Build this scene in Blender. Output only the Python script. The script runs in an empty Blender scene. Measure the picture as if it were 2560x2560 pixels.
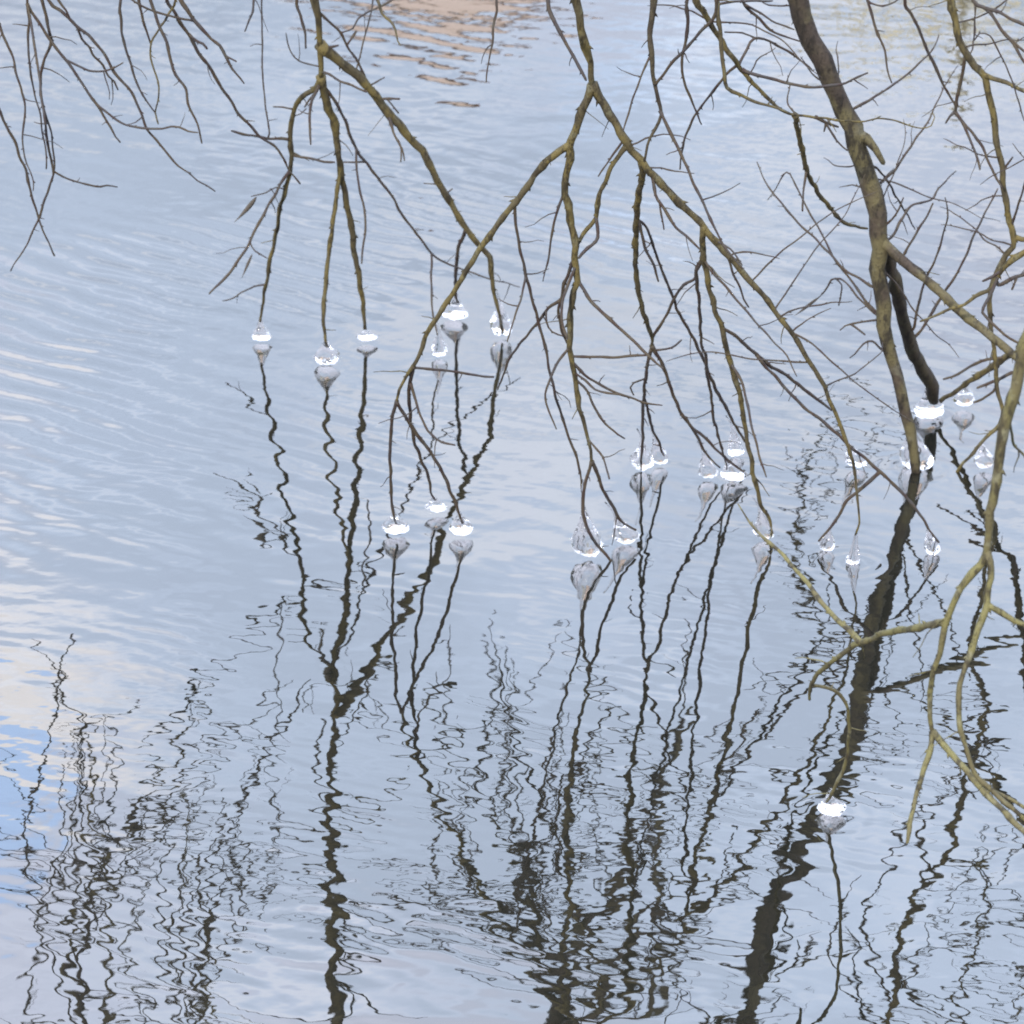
import bpy, math, random
from mathutils import Vector, noise

# ------------------------------------------------------------------ camera, light, exposure
scene = bpy.context.scene
R = math.radians
CAM_H = 3.2
cam_data = bpy.data.cameras.new('camera')
cam = bpy.data.objects.new('camera', cam_data)
scene.collection.objects.link(cam)
cam.location = (0, 0, CAM_H)
cam.rotation_euler = (R(90 - 23), 0, 0)
cam_data.sensor_fit = 'HORIZONTAL'
cam_data.angle = R(16)
cam_data.clip_start = 0.1
cam_data.clip_end = 6000
cam_data.dof.use_dof = True
cam_data.dof.focus_distance = 7.2
cam_data.dof.aperture_fstop = 9.0
scene.camera = cam

SUN_EL, SUN_AZ = 27, 200          # azimuth clockwise from +Y: behind the camera, a little to the left
sun_data = bpy.data.lights.new('sun', 'SUN')
sun_data.energy = 0.95
sun_data.angle = R(4)
sun_data.color = (1.0, 0.92, 0.80)
sun = bpy.data.objects.new('sun', sun_data)
scene.collection.objects.link(sun)
sd = Vector((math.sin(R(SUN_AZ)) * math.cos(R(SUN_EL)), math.cos(R(SUN_AZ)) * math.cos(R(SUN_EL)), math.sin(R(SUN_EL))))
sun.rotation_euler = sd.to_track_quat('Z', 'Y').to_euler()
sun.location = (-3, -8, 6)

scene.view_settings.view_transform = 'Standard'
scene.view_settings.look = 'None'
scene.view_settings.gamma = 1
scene.view_settings.exposure = 2.97
scene.cycles.filter_width = 1.9
scene.cycles.max_bounces = 16
scene.cycles.transmission_bounces = 14
scene.cycles.glossy_bounces = 6
scene.cycles.caustics_reflective = False
scene.cycles.caustics_refractive = True


class NT:
    """small helper to wire node trees"""
    def __init__(self, tree):
        self.t = tree
        tree.nodes.clear()

    def n(self, kind, **kw):
        nd = self.t.nodes.new(kind)
        for k, v in kw.items():
            if k.startswith('in_'):
                key = k[3:]
                key = int(key) if key.isdigit() else key.replace('_', ' ')
                self.put(nd.inputs[key], v)
            else:
                setattr(nd, k, v)
        return nd

    def put(self, sock, v):
        if isinstance(v, bpy.types.NodeSocket):
            self.t.links.new(v, sock)
        else:
            sock.default_value = v

    def math(self, op, a, b=0.0, c=0.0, clamp=False):
        nd = self.t.nodes.new('ShaderNodeMath')
        nd.operation = op
        nd.use_clamp = clamp
        for s, v in zip(nd.inputs, (a, b, c)):
            self.put(s, v)
        return nd.outputs[0]

    def vmath(self, op, a, b=(0, 0, 0), out=0):
        nd = self.t.nodes.new('ShaderNodeVectorMath')
        nd.operation = op
        self.put(nd.inputs[0], a)
        self.put(nd.inputs[1], b)
        return nd.outputs[out]

    def remap(self, v, a, b, c=0.0, d=1.0, smooth=True):
        nd = self.t.nodes.new('ShaderNodeMapRange')
        nd.interpolation_type = 'SMOOTHSTEP' if smooth else 'LINEAR'
        for s, x in zip(nd.inputs, (v, a, b, c, d)):
            self.put(s, x)
        return nd.outputs[0]

    def mix(self, f, a, b):
        nd = self.t.nodes.new('ShaderNodeMix')
        nd.data_type = 'RGBA'
        self.put(nd.inputs[0], f)
        self.put(nd.inputs[6], a)
        self.put(nd.inputs[7], b)
        return nd.outputs[2]

    def noise(self, vec, scale, detail=2.0, rough=0.5, distort=0.0):
        nd = self.t.nodes.new('ShaderNodeTexNoise')
        self.put(nd.inputs['Vector'], vec)
        nd.inputs['Scale'].default_value = scale
        nd.inputs['Detail'].default_value = detail
        nd.inputs['Roughness'].default_value = rough
        nd.inputs['Distortion'].default_value = distort
        return nd.outputs[0]

    def mapping(self, vec, rot=0.0, scale=(1, 1, 1), loc=(0, 0, 0)):
        nd = self.t.nodes.new('ShaderNodeMapping')
        self.put(nd.inputs['Vector'], vec)
        nd.inputs['Rotation'].default_value = (0, 0, rot)
        nd.inputs['Scale'].default_value = scale
        nd.inputs['Location'].default_value = loc
        return nd.outputs[0]


def rgb(r, g, b):
    return (r, g, b, 1.0)


# ------------------------------------------------------------------ sky: blue sky under broken, mostly closed cloud
world = bpy.data.worlds.new('World')
scene.world = world
world.use_nodes = True
w = NT(world.node_tree)
direction = w.n('ShaderNodeTexCoord').outputs['Generated']
sep = w.n('ShaderNodeSeparateXYZ', in_0=direction)
up = w.math('MAXIMUM', sep.outputs[2], 0.0)
sky = w.n('ShaderNodeTexSky', sky_type='NISHITA', sun_disc=False, sun_elevation=R(SUN_EL), sun_rotation=R(SUN_AZ),
          air_density=1.0, dust_density=1.0, ozone_density=1.5)
den = w.math('ADD', up, 0.25)
plane = w.n('ShaderNodeCombineXYZ', in_0=w.math('DIVIDE', sep.outputs[0], den), in_1=w.math('DIVIDE', sep.outputs[1], den), in_2=0.3)
lumps = w.noise(plane.outputs[0], 2.6, 5.0, 0.55, 0.3)
fine = w.noise(plane.outputs[0], 9.0, 4.0, 0.6, 0.2)
# a hole in the cloud low in the sky, a little left of straight ahead
hole_c = Vector((-0.150, 0.8905, 0.466)).normalized()
dist = w.vmath('DISTANCE', w.vmath('NORMALIZE', direction), tuple(hole_c), out=1)
dist = w.math('ADD', dist, w.math('MULTIPLY', w.math('SUBTRACT', fine, 0.5), 0.05))
hole = w.remap(dist, 0.020, 0.031, 1.0, 0.0)
edge = w.math('MULTIPLY', w.remap(dist, 0.020, 0.029), w.remap(dist, 0.034, 0.07, 1.0, 0.0))
edge = w.math('MULTIPLY', edge, w.remap(up, 0.444, 0.458, 1.0, 0.0))
thin = w.remap(lumps, 0.62, 0.78)
gap = w.math('MAXIMUM', w.math('MULTIPLY', hole, 0.56), w.math('MULTIPLY', thin, 0.4))
# a closed cloud sheet is brighter overhead than at the horizon
lum = w.math('MULTIPLY_ADD', up, 0.42, 0.213)
lum = w.math('MULTIPLY', lum, w.remap(lumps, 0.3, 0.7, 0.9, 1.12, smooth=False))
streaks = w.noise(w.mapping(plane.outputs[0], rot=R(20), scale=(1.0, 2.0, 1.0)), 5.5, 2.0, 0.5, 0.5)
lum = w.math('MULTIPLY', lum, w.remap(streaks, 0.34, 0.68, 0.89, 1.17, smooth=False))
lum = w.math('MULTIPLY_ADD', edge, 0.07, lum)
tint = w.mix(w.remap(w.noise(plane.outputs[0], 1.7, 3.0, 0.5), 0.42, 0.62), rgb(0.65, 0.775, 1.0), rgb(0.77, 0.815, 1.0))
tint = w.mix(w.math('MULTIPLY', w.remap(streaks, 0.50, 0.68), 0.55), tint, rgb(0.86, 0.88, 0.96))
tint = w.mix(w.math('MULTIPLY', edge, 0.8), tint, rgb(0.95, 0.90, 0.88))
cloud = w.vmath('SCALE', tint)
w.put(cloud.node.inputs[3], lum)
bg_sky = w.n('ShaderNodeBackground', in_0=sky.outputs[0], in_1=0.15)
bg_cloud = w.n('ShaderNodeBackground', in_0=cloud, in_1=1.0)
mixs = w.n('ShaderNodeMixShader', in_0=gap, in_1=bg_cloud.outputs[0], in_2=bg_sky.outputs[0])
w.n('ShaderNodeOutputWorld', in_0=mixs.outputs[0])

# ------------------------------------------------------------------ materials


def material(name):
    m = bpy.data.materials.new(name)
    m.use_nodes = True
    return m, NT(m.node_tree)


def finish(t, shader):
    t.n('ShaderNodeOutputMaterial', in_0=shader)


def bark(name, cols, rough=0.8, scale=40.0, bump=0.5):
    """cols: main, second tone, dark cracks and scars, pale lichen"""
    m, t = material(name)
    pos = t.n('ShaderNodeTexCoord').outputs['Object']
    a = t.noise(t.mapping(pos, scale=(1, 1, 0.4)), scale * 1.6, 4.0, 0.7)
    b = t.noise(pos, scale * 0.35, 3.0, 0.6)
    c = t.noise(pos, scale * 5.0, 3.0, 0.7)
    d = t.noise(t.mapping(pos, loc=(3, 5, 7)), scale * 0.8, 3.0, 0.6)
    col = t.mix(t.remap(b, 0.40, 0.58), rgb(*cols[0]), rgb(*cols[1]))
    col = t.mix(t.math('MULTIPLY', t.remap(d, 0.56, 0.68), 0.7), col, rgb(*cols[3]))
    col = t.mix(t.math('MULTIPLY', t.remap(a, 0.48, 0.62), 0.85), col, rgb(*cols[2]))
    col = t.mix(t.math('MULTIPLY', t.remap(c, 0.52, 0.70), 0.6), col, rgb(*cols[2]))
    bp = t.n('ShaderNodeBump', in_Strength=bump, in_Distance=0.006, in_Height=t.math('ADD', a, t.math('MULTIPLY', c, 0.6)))
    p = t.n('ShaderNodeBsdfPrincipled', in_Base_Color=col, in_Roughness=rough, in_Normal=bp.outputs[0])
    p.inputs['Specular IOR Level'].default_value = 0.25
    finish(t, p.outputs[0])
    return m


MAT = {}
MAT['olive'] = bark('olive_bark', [(0.080, 0.064, 0.023), (0.047, 0.039, 0.021), (0.014, 0.011, 0.006), (0.092, 0.088, 0.054)])
MAT['trunk'] = bark('brown_bark', [(0.066, 0.057, 0.028), (0.034, 0.026, 0.020), (0.010, 0.008, 0.006), (0.078, 0.074, 0.052)], scale=24, bump=0.8)
MAT['dark'] = bark('dark_bark', [(0.034, 0.027, 0.020), (0.046, 0.039, 0.024), (0.014, 0.011, 0.009), (0.055, 0.050, 0.034)])
MAT['slate'] = bark('slate_twig_bark', [(0.029, 0.026, 0.026), (0.040, 0.031, 0.020), (0.024, 0.014, 0.012), (0.046, 0.044, 0.037)])
MAT['pale'] = bark('pale_green_bark', [(0.100, 0.092, 0.038), (0.070, 0.061, 0.031), (0.018, 0.015, 0.010), (0.125, 0.121, 0.078)], scale=34)

m, t = material('dry_leaf')
pos = t.n('ShaderNodeTexCoord').outputs['Object']
lc = t.mix(t.noise(pos, 60, 2), rgb(0.040, 0.030, 0.022), rgb(0.030, 0.027, 0.022))
p = t.n('ShaderNodeBsdfPrincipled', in_Base_Color=lc, in_Roughness=0.8)
finish(t, p.outputs[0])
MAT['leaf'] = m

m, t = material('clear_ice')
pos = t.n('ShaderNodeTexCoord').outputs['Object']
bp = t.n('ShaderNodeBump', in_Strength=0.28, in_Distance=0.005, in_Height=t.noise(pos, 70, 2.0, 0.5))
g = t.n('ShaderNodeBsdfGlass', in_Color=rgb(0.945, 0.94, 0.935), in_Roughness=0.0, in_IOR=1.31, in_Normal=bp.outputs[0])
finish(t, g.outputs[0])
MAT['ice'] = m

RINGS = [(0.743, 7.254, 0.00016), (1.0, 8.128, 0.00012), (0.252, 7.354, 0.00008), (-0.462, 8.472, 0.00006), (0.601, 6.082, 0.00007), (0.935, 7.80, 0.00012)]
m, t = material('pond_water')
pos = t.n('ShaderNodeNewGeometry').outputs['Position']
calm = t.remap(t.noise(pos, 0.8, 2.0, 0.5), 0.36, 0.62, 0.35, 1.25)
# breeze ripples cross the line of sight, slightly oblique; finer ones ride on them
w1 = t.noise(t.mapping(pos, rot=R(-12), scale=(0.9, 2.0, 1.0)), 3.0, 1.0, 0.4, 0.2)
w2 = t.noise(t.mapping(pos, rot=R(10), scale=(1.15, 1.05, 1.0), loc=(3.1, 0.7, 0)), 10.5, 1.0, 0.45, 0.3)
w3 = t.noise(t.mapping(pos, rot=R(-4), scale=(1.0, 1.25, 1.0), loc=(7.7, 2.2, 0)), 30.0, 1.0, 0.5)
hgt = t.math('MULTIPLY', w1, 0.0015)
hgt = t.math('MULTIPLY_ADD', w2, 0.00056, hgt)
sp = t.n('ShaderNodeSeparateXYZ', in_0=pos)
# two wind-driven wave trains whose crests run obliquely away to the left
for kx, ky, amp, ph_s, ph_a, env_s, off in ((32.0, 43.0, 0.00062, 1.6, 9.0, 0.9, 0.0), (46.0, 104.0, 0.000055, 3.4, 16.0, 2.0, 4.0)):
    phase = t.math('MULTIPLY_ADD', sp.outputs[0], kx, t.math('MULTIPLY', sp.outputs[1], ky))
    phase = t.math('MULTIPLY_ADD', t.noise(t.mapping(pos, loc=(off, 1.0, 0)), ph_s, 2.0, 0.5), ph_a, phase)
    env = t.remap(t.noise(t.mapping(pos, loc=(1.7, off, 0)), env_s, 2.0, 0.5), 0.36, 0.60, 0.1, 1.3)
    if off == 0.0:      # the longer waves have room to run on the open left side and die out under the boughs
        env = t.math('MULTIPLY', env, t.remap(sp.outputs[1], 6.9, 8.3, 0.10, 1.0))
        env = t.math('MULTIPLY', env, t.remap(sp.outputs[1], 9.0, 10.3, 1.0, 0.22))
        env = t.math('MULTIPLY', env, t.remap(sp.outputs[0], 0.1, 0.9, 1.0, 0.35))
    else:
        env = t.math('MULTIPLY', env, t.remap(sp.outputs[1], 6.5, 9.0, 1.0, 0.4))
    hgt = t.math('MULTIPLY_ADD', t.math('MULTIPLY', t.math('SINE', phase), env), amp, hgt)
hgt = t.math('MULTIPLY_ADD', t.math('MULTIPLY', w3, calm), 0.00013, hgt)
# rings spreading from drops that have just touched or dripped
for rx, ry, amp in RINGS:
    dd = t.vmath('DISTANCE', pos, (rx, ry, 0), out=1)
    ring = t.math('MULTIPLY', t.math('SINE', t.math('MULTIPLY', dd, 170.0)), t.math('MULTIPLY', t.remap(dd, 0.02, 0.035), t.remap(dd, 0.04, 0.15, 1.0, 0.0)))
    hgt = t.math('MULTIPLY_ADD', ring, amp, hgt)
bp = t.n('ShaderNodeBump', in_Strength=1.0, in_Distance=1.0, in_Height=hgt)
fr = t.n('ShaderNodeFresnel', in_IOR=1.333, in_Normal=bp.outputs[0])
fac = t.math('MULTIPLY_ADD', fr.outputs[0], 0.30, 0.19)
body = t.n('ShaderNodeBsdfDiffuse', in_Color=rgb(0.009, 0.009, 0.007))
gl = t.n('ShaderNodeBsdfGlossy', in_Color=rgb(1, 1, 1), in_Roughness=0.0, in_Normal=bp.outputs[0])
mx = t.n('ShaderNodeMixShader', in_0=fac, in_1=body.outputs[0], in_2=gl.outputs[0])
finish(t, mx.outputs[0])
MAT['water'] = m

m, t = material('rough_grass')
pos = t.n('ShaderNodeNewGeometry').outputs['Position']
gc = t.mix(t.noise(pos, 0.6, 5.0, 0.6), rgb(0.075, 0.085, 0.03), rgb(0.13, 0.115, 0.05))
p = t.n('ShaderNodeBsdfPrincipled', in_Base_Color=gc, in_Roughness=0.95)
finish(t, p.outputs[0])
MAT['grass'] = m

m, t = material('red_brick')
pos = t.n('ShaderNodeTexCoord').outputs['Object']
sx = t.n('ShaderNodeSeparateXYZ', in_0=pos)
cx = t.n('ShaderNodeCombineXYZ', in_0=t.math('ADD', sx.outputs[0], sx.outputs[1]), in_1=sx.outputs[2])
br = t.n('ShaderNodeTexBrick', in_Vector=cx.outputs[0], in_Color1=rgb(0.83, 0.68, 0.62), in_Color2=rgb(0.80, 0.63, 0.57), in_Mortar=rgb(0.45, 0.41, 0.36))
br.inputs['Scale'].default_value = 1.0
br.inputs['Brick Width'].default_value = 0.225
br.inputs['Row Height'].default_value = 0.075
br.inputs['Mortar Size'].default_value = 0.01
p = t.n('ShaderNodeBsdfPrincipled', in_Base_Color=br.outputs[0], in_Roughness=0.9)
finish(t, p.outputs[0])
MAT['brick'] = m


def plain(name, col, rough=0.7, var=0.25, scale=6):
    m, t = material(name)
    pos = t.n('ShaderNodeTexCoord').outputs['Object']
    k = t.noise(pos, scale, 3.0, 0.6)
    c = t.mix(k, rgb(*[x * (1 - var) for x in col]), rgb(*[x * (1 + var) for x in col]))
    p = t.n('ShaderNodeBsdfPrincipled', in_Base_Color=c, in_Roughness=rough)
    finish(t, p.outputs[0])
    return m


MAT['tile'] = plain('roof_tile', (0.13, 0.07, 0.05))
MAT['frame'] = plain('white_frame', (0.75, 0.74, 0.70), 0.5, 0.05)
MAT['glass'] = plain('dark_pane', (0.03, 0.035, 0.04), 0.08, 0.1)
MAT['golden'] = plain('golden_willow_twigs', (0.66, 0.60, 0.42), 0.85, 0.3, 3)

# ------------------------------------------------------------------ builders


def mesh_object(name, verts, faces, mat, parent=None, smooth=True):
    me = bpy.data.meshes.new(name)
    me.from_pydata(verts, [], faces)
    me.materials.append(mat)
    if smooth:
        me.polygons.foreach_set('use_smooth', [True] * len(me.polygons))
    me.update()
    o = bpy.data.objects.new(name, me)
    scene.collection.objects.link(o)
    o.parent = parent
    return o


def empty(name, loc):
    o = bpy.data.objects.new(name, None)
    o.empty_display_size = 0.1
    scene.collection.objects.link(o)
    o.location = loc
    return o


def tag(o, label, cat, group=None, kind=None):
    if label:
        o['label'] = label
    if cat:
        o['category'] = cat
    if group:
        o['group'] = group
    if kind:
        o['kind'] = kind
    return o


def box(verts, faces, x0, x1, y0, y1, z0, z1):
    b = len(verts)
    verts += [(x0, y0, z0), (x1, y0, z0), (x1, y1, z0), (x0, y1, z0), (x0, y0, z1), (x1, y0, z1), (x1, y1, z1), (x0, y1, z1)]
    faces += [tuple(b + i for i in f) for f in ((3, 2, 1, 0), (4, 5, 6, 7), (0, 1, 5, 4), (1, 2, 6, 5), (2, 3, 7, 6), (3, 0, 4, 7))]


# ------------------------------------------------------------------ the setting
# ground: one sheet to the horizon with the pond basin sunk into it
def axis(lo, hi, step, far):
    a = []
    v = lo
    while v <= hi:
        a.append(v)
        v += step
    k = step
    lo2, hi2 = lo, hi
    while hi2 < far:
        k *= 1.5
        lo2 -= k
        hi2 += k
        a = [lo2] + a + [hi2]
    return a


xs, ys = axis(-64, 64, 2.0, 2600), axis(-12, 66, 1.5, 2600)
verts, faces = [], []
for y in ys:
    for x in xs:
        e = math.hypot(x / 58.0, (y - 24.5) / 22.5) + 0.03 * noise.noise((x * 0.12, y * 0.12, 0))
        s = min(1, max(0, (e - 0.94) / 0.12))
        s = s * s * (3 - 2 * s)
        top = 0.7 if y > 20 else 1.6
        verts.append((x, y, -1.3 + s * (top + 1.3) + 0.08 * s * noise.noise((x * 0.3, y * 0.3, 4))))
nx = len(xs)
for j in range(len(ys) - 1):
    for i in range(nx - 1):
        a = j * nx + i
        faces.append((a, a + 1, a + nx + 1, a + nx))
tag(mesh_object('ground', verts, faces, MAT['grass']), None, None, kind='structure')

seg = 96
verts = [(0, 24.5, 0)] + [(61 * math.cos(2 * math.pi * i / seg), 24.5 + 24.2 * math.sin(2 * math.pi * i / seg), 0) for i in range(seg)]
faces = [(0, 1 + i, 1 + (i + 1) % seg) for i in range(seg)]
tag(mesh_object('pond_water', verts, faces, MAT['water'], smooth=False), None, None, kind='structure')

# brick house on the far bank: only its mirror image reaches the picture
HX, HY = -0.85, 50.2
house = empty('brick_house', (HX, HY, 0.7))
tag(house, 'tall red brick house with gable end, mirrored pinkish at the top of the water', 'house')
hw, depth, eave, apex = 4.6, 9.0, 7.1, 10.2
wins = [(-2.9, -1.7, 1.0, 2.5), (1.7, 2.9, 1.0, 2.5), (-2.9, -1.7, 4.1, 5.6), (1.7, 2.9, 4.1, 5.6)]
verts, faces = [], []
# gable wall built as a grid of panels around the window openings
gx = sorted({-hw, hw} | {v for q in wins for v in q[:2]})
gz = sorted({0.0, eave} | {v for q in wins for v in q[2:]})
for i in range(len(gx) - 1):
    for j in range(len(gz) - 1):
        cxm, czm = (gx[i] + gx[i + 1]) / 2, (gz[j] + gz[j + 1]) / 2
        if any(q[0] < cxm < q[1] and q[2] < czm < q[3] for q in wins):
            continue
        box(verts, faces, gx[i], gx[i + 1], 0, 0.3, gz[j], gz[j + 1])
b = len(verts)
verts += [(-hw, 0, eave), (hw, 0, eave), (0, 0, apex), (-hw, 0.3, eave), (hw, 0.3, eave), (0, 0.3, apex)]
faces += [(b, b + 1, b + 2), (b + 5, b + 4, b + 3), (b, b + 3, b + 4, b + 1), (b + 1, b + 4, b + 5, b + 2), (b + 2, b + 5, b + 3, b)]
box(verts, faces, -hw, -hw + 0.3, 0.3, depth, 0, eave)
box(verts, faces, hw - 0.3, hw, 0.3, depth, 0, eave)
box(verts, faces, -hw + 0.3, hw - 0.3, depth - 0.3, depth, 0, eave)
mesh_object('wall', verts, faces, MAT['brick'], house, smooth=False)
verts, faces = [], []
for s in (-1, 1):
    b = len(verts)
    ex, ez = s * (hw + 0.35), eave - 0.35 * (apex - eave) / hw + 0.02
    verts += [(0, -0.12, apex + 0.02), (ex, -0.12, ez), (ex, depth + 0.12, ez), (0, depth + 0.12, apex + 0.02)]
    verts += [(x, y, z + 0.16) for x, y, z in verts[b:b + 4]]
    faces += [tuple(b + i for i in f) for f in ((0, 1, 2, 3), (7, 6, 5, 4), (0, 4, 5, 1), (1, 5, 6, 2), (2, 6, 7, 3), (3, 7, 4, 0))]
roof = mesh_object('roof', verts, faces, MAT['tile'], house, smooth=False)
verts, faces = [], []
box(verts, faces, -0.45, 0.45, 5.5, 6.2, apex - 0.6, apex + 1.0)
mesh_object('chimney', verts, faces, MAT['brick'], roof, smooth=False)
for q in wins:
    verts, faces = [], []
    for f in ((q[0], q[0] + 0.08, q[2], q[3]), (q[1] - 0.08, q[1], q[2], q[3]), (q[0] + 0.08, q[1] - 0.08, q[2], q[2] + 0.08), (q[0] + 0.08, q[1] - 0.08, q[3] - 0.08, q[3]),
              ((q[0] + q[1]) / 2 - 0.03, (q[0] + q[1]) / 2 + 0.03, q[2] + 0.08, q[3] - 0.08)):
        box(verts, faces, f[0], f[1], 0.12, 0.2, f[2], f[3])
    win = mesh_object('window', verts, faces, MAT['frame'], house, smooth=False)
    verts, faces = [], []
    box(verts, faces, q[0] + 0.04, q[1] - 0.04, 0.15, 0.165, q[2] + 0.04, q[3] - 0.04)
    mesh_object('pane', verts, faces, MAT['glass'], win, smooth=False)


# golden willow on the far bank, again only mirrored
rgt = random.Random(5)
tree = empty('willow_tree', (6.4, 51.5, 0.6))
tag(tree, 'pale golden bare willow on the far bank, mirrored faintly at the upper right', 'tree')


def simple_tube(verts, faces, pts, sides=8):
    b = len(verts)
    for i, (p, r) in enumerate(pts):
        for k in range(sides):
            an = 2 * math.pi * k / sides
            verts.append((p[0] + r * math.cos(an), p[1] + r * math.sin(an), p[2]))
    for i in range(len(pts) - 1):
        for k in range(sides):
            k2 = (k + 1) % sides
            faces.append((b + i * sides + k, b + i * sides + k2, b + (i + 1) * sides + k2, b + (i + 1) * sides + k))


verts, faces = [], []
simple_tube(verts, faces, [((0, 0, -0.4), 0.55), ((0.05, 0, 1.0), 0.42), ((0.2, 0.1, 3.0), 0.33), ((0.1, 0.2, 5.5), 0.22), ((0.3, 0.1, 8.0), 0.08), ((0.2, 0, 10.0), 0.02)])
for k in range(12):
    z0 = rgt.uniform(2.6, 7.5)
    an = rgt.uniform(0, 6.28)
    L = rgt.uniform(1.6, 3.2)
    simple_tube(verts, faces, [((0.15, 0.1, z0), 0.14), ((math.cos(an) * L * 0.5, math.sin(an) * L * 0.5, z0 + L * 0.7), 0.08), ((math.cos(an) * L, math.sin(an) * L, z0 + L * 1.15), 0.03)], 6)
mesh_object('trunk', verts, faces, MAT['golden'], tree)
verts, faces = [], []
for k in range(1500):
    an = rgt.uniform(0, 6.28)
    rad_ = 3.1 * math.sqrt(rgt.random()) * rgt.uniform(0.75, 1.1)
    z = rgt.uniform(3.0, 10.9)
    rad_ *= math.sqrt(max(0.05, 1 - ((z - 6.6) / 5.2) ** 2))
    x, y = math.cos(an) * rad_, math.sin(an) * rad_
    ln, wd = rgt.uniform(0.4, 1.0), rgt.uniform(0.012, 0.03)
    a2 = rgt.uniform(0, 6.28)
    dx, dy = math.cos(a2) * wd, math.sin(a2) * wd
    ex, ey = x * 0.05 + rgt.uniform(-0.15, 0.15), y * 0.05 + rgt.uniform(-0.15, 0.15)
    b = len(verts)
    verts += [(x - dx, y - dy, z), (x + dx, y + dy, z), (x + ex + dx * 0.4, y + ey + dy * 0.4, z - ln), (x + ex - dx * 0.4, y + ey - dy * 0.4, z - ln)]
    faces.append((b, b + 1, b + 2, b + 3))
tag(mesh_object('crown', verts, faces, MAT['golden'], tree, smooth=False), None, None, kind='stuff')

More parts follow.
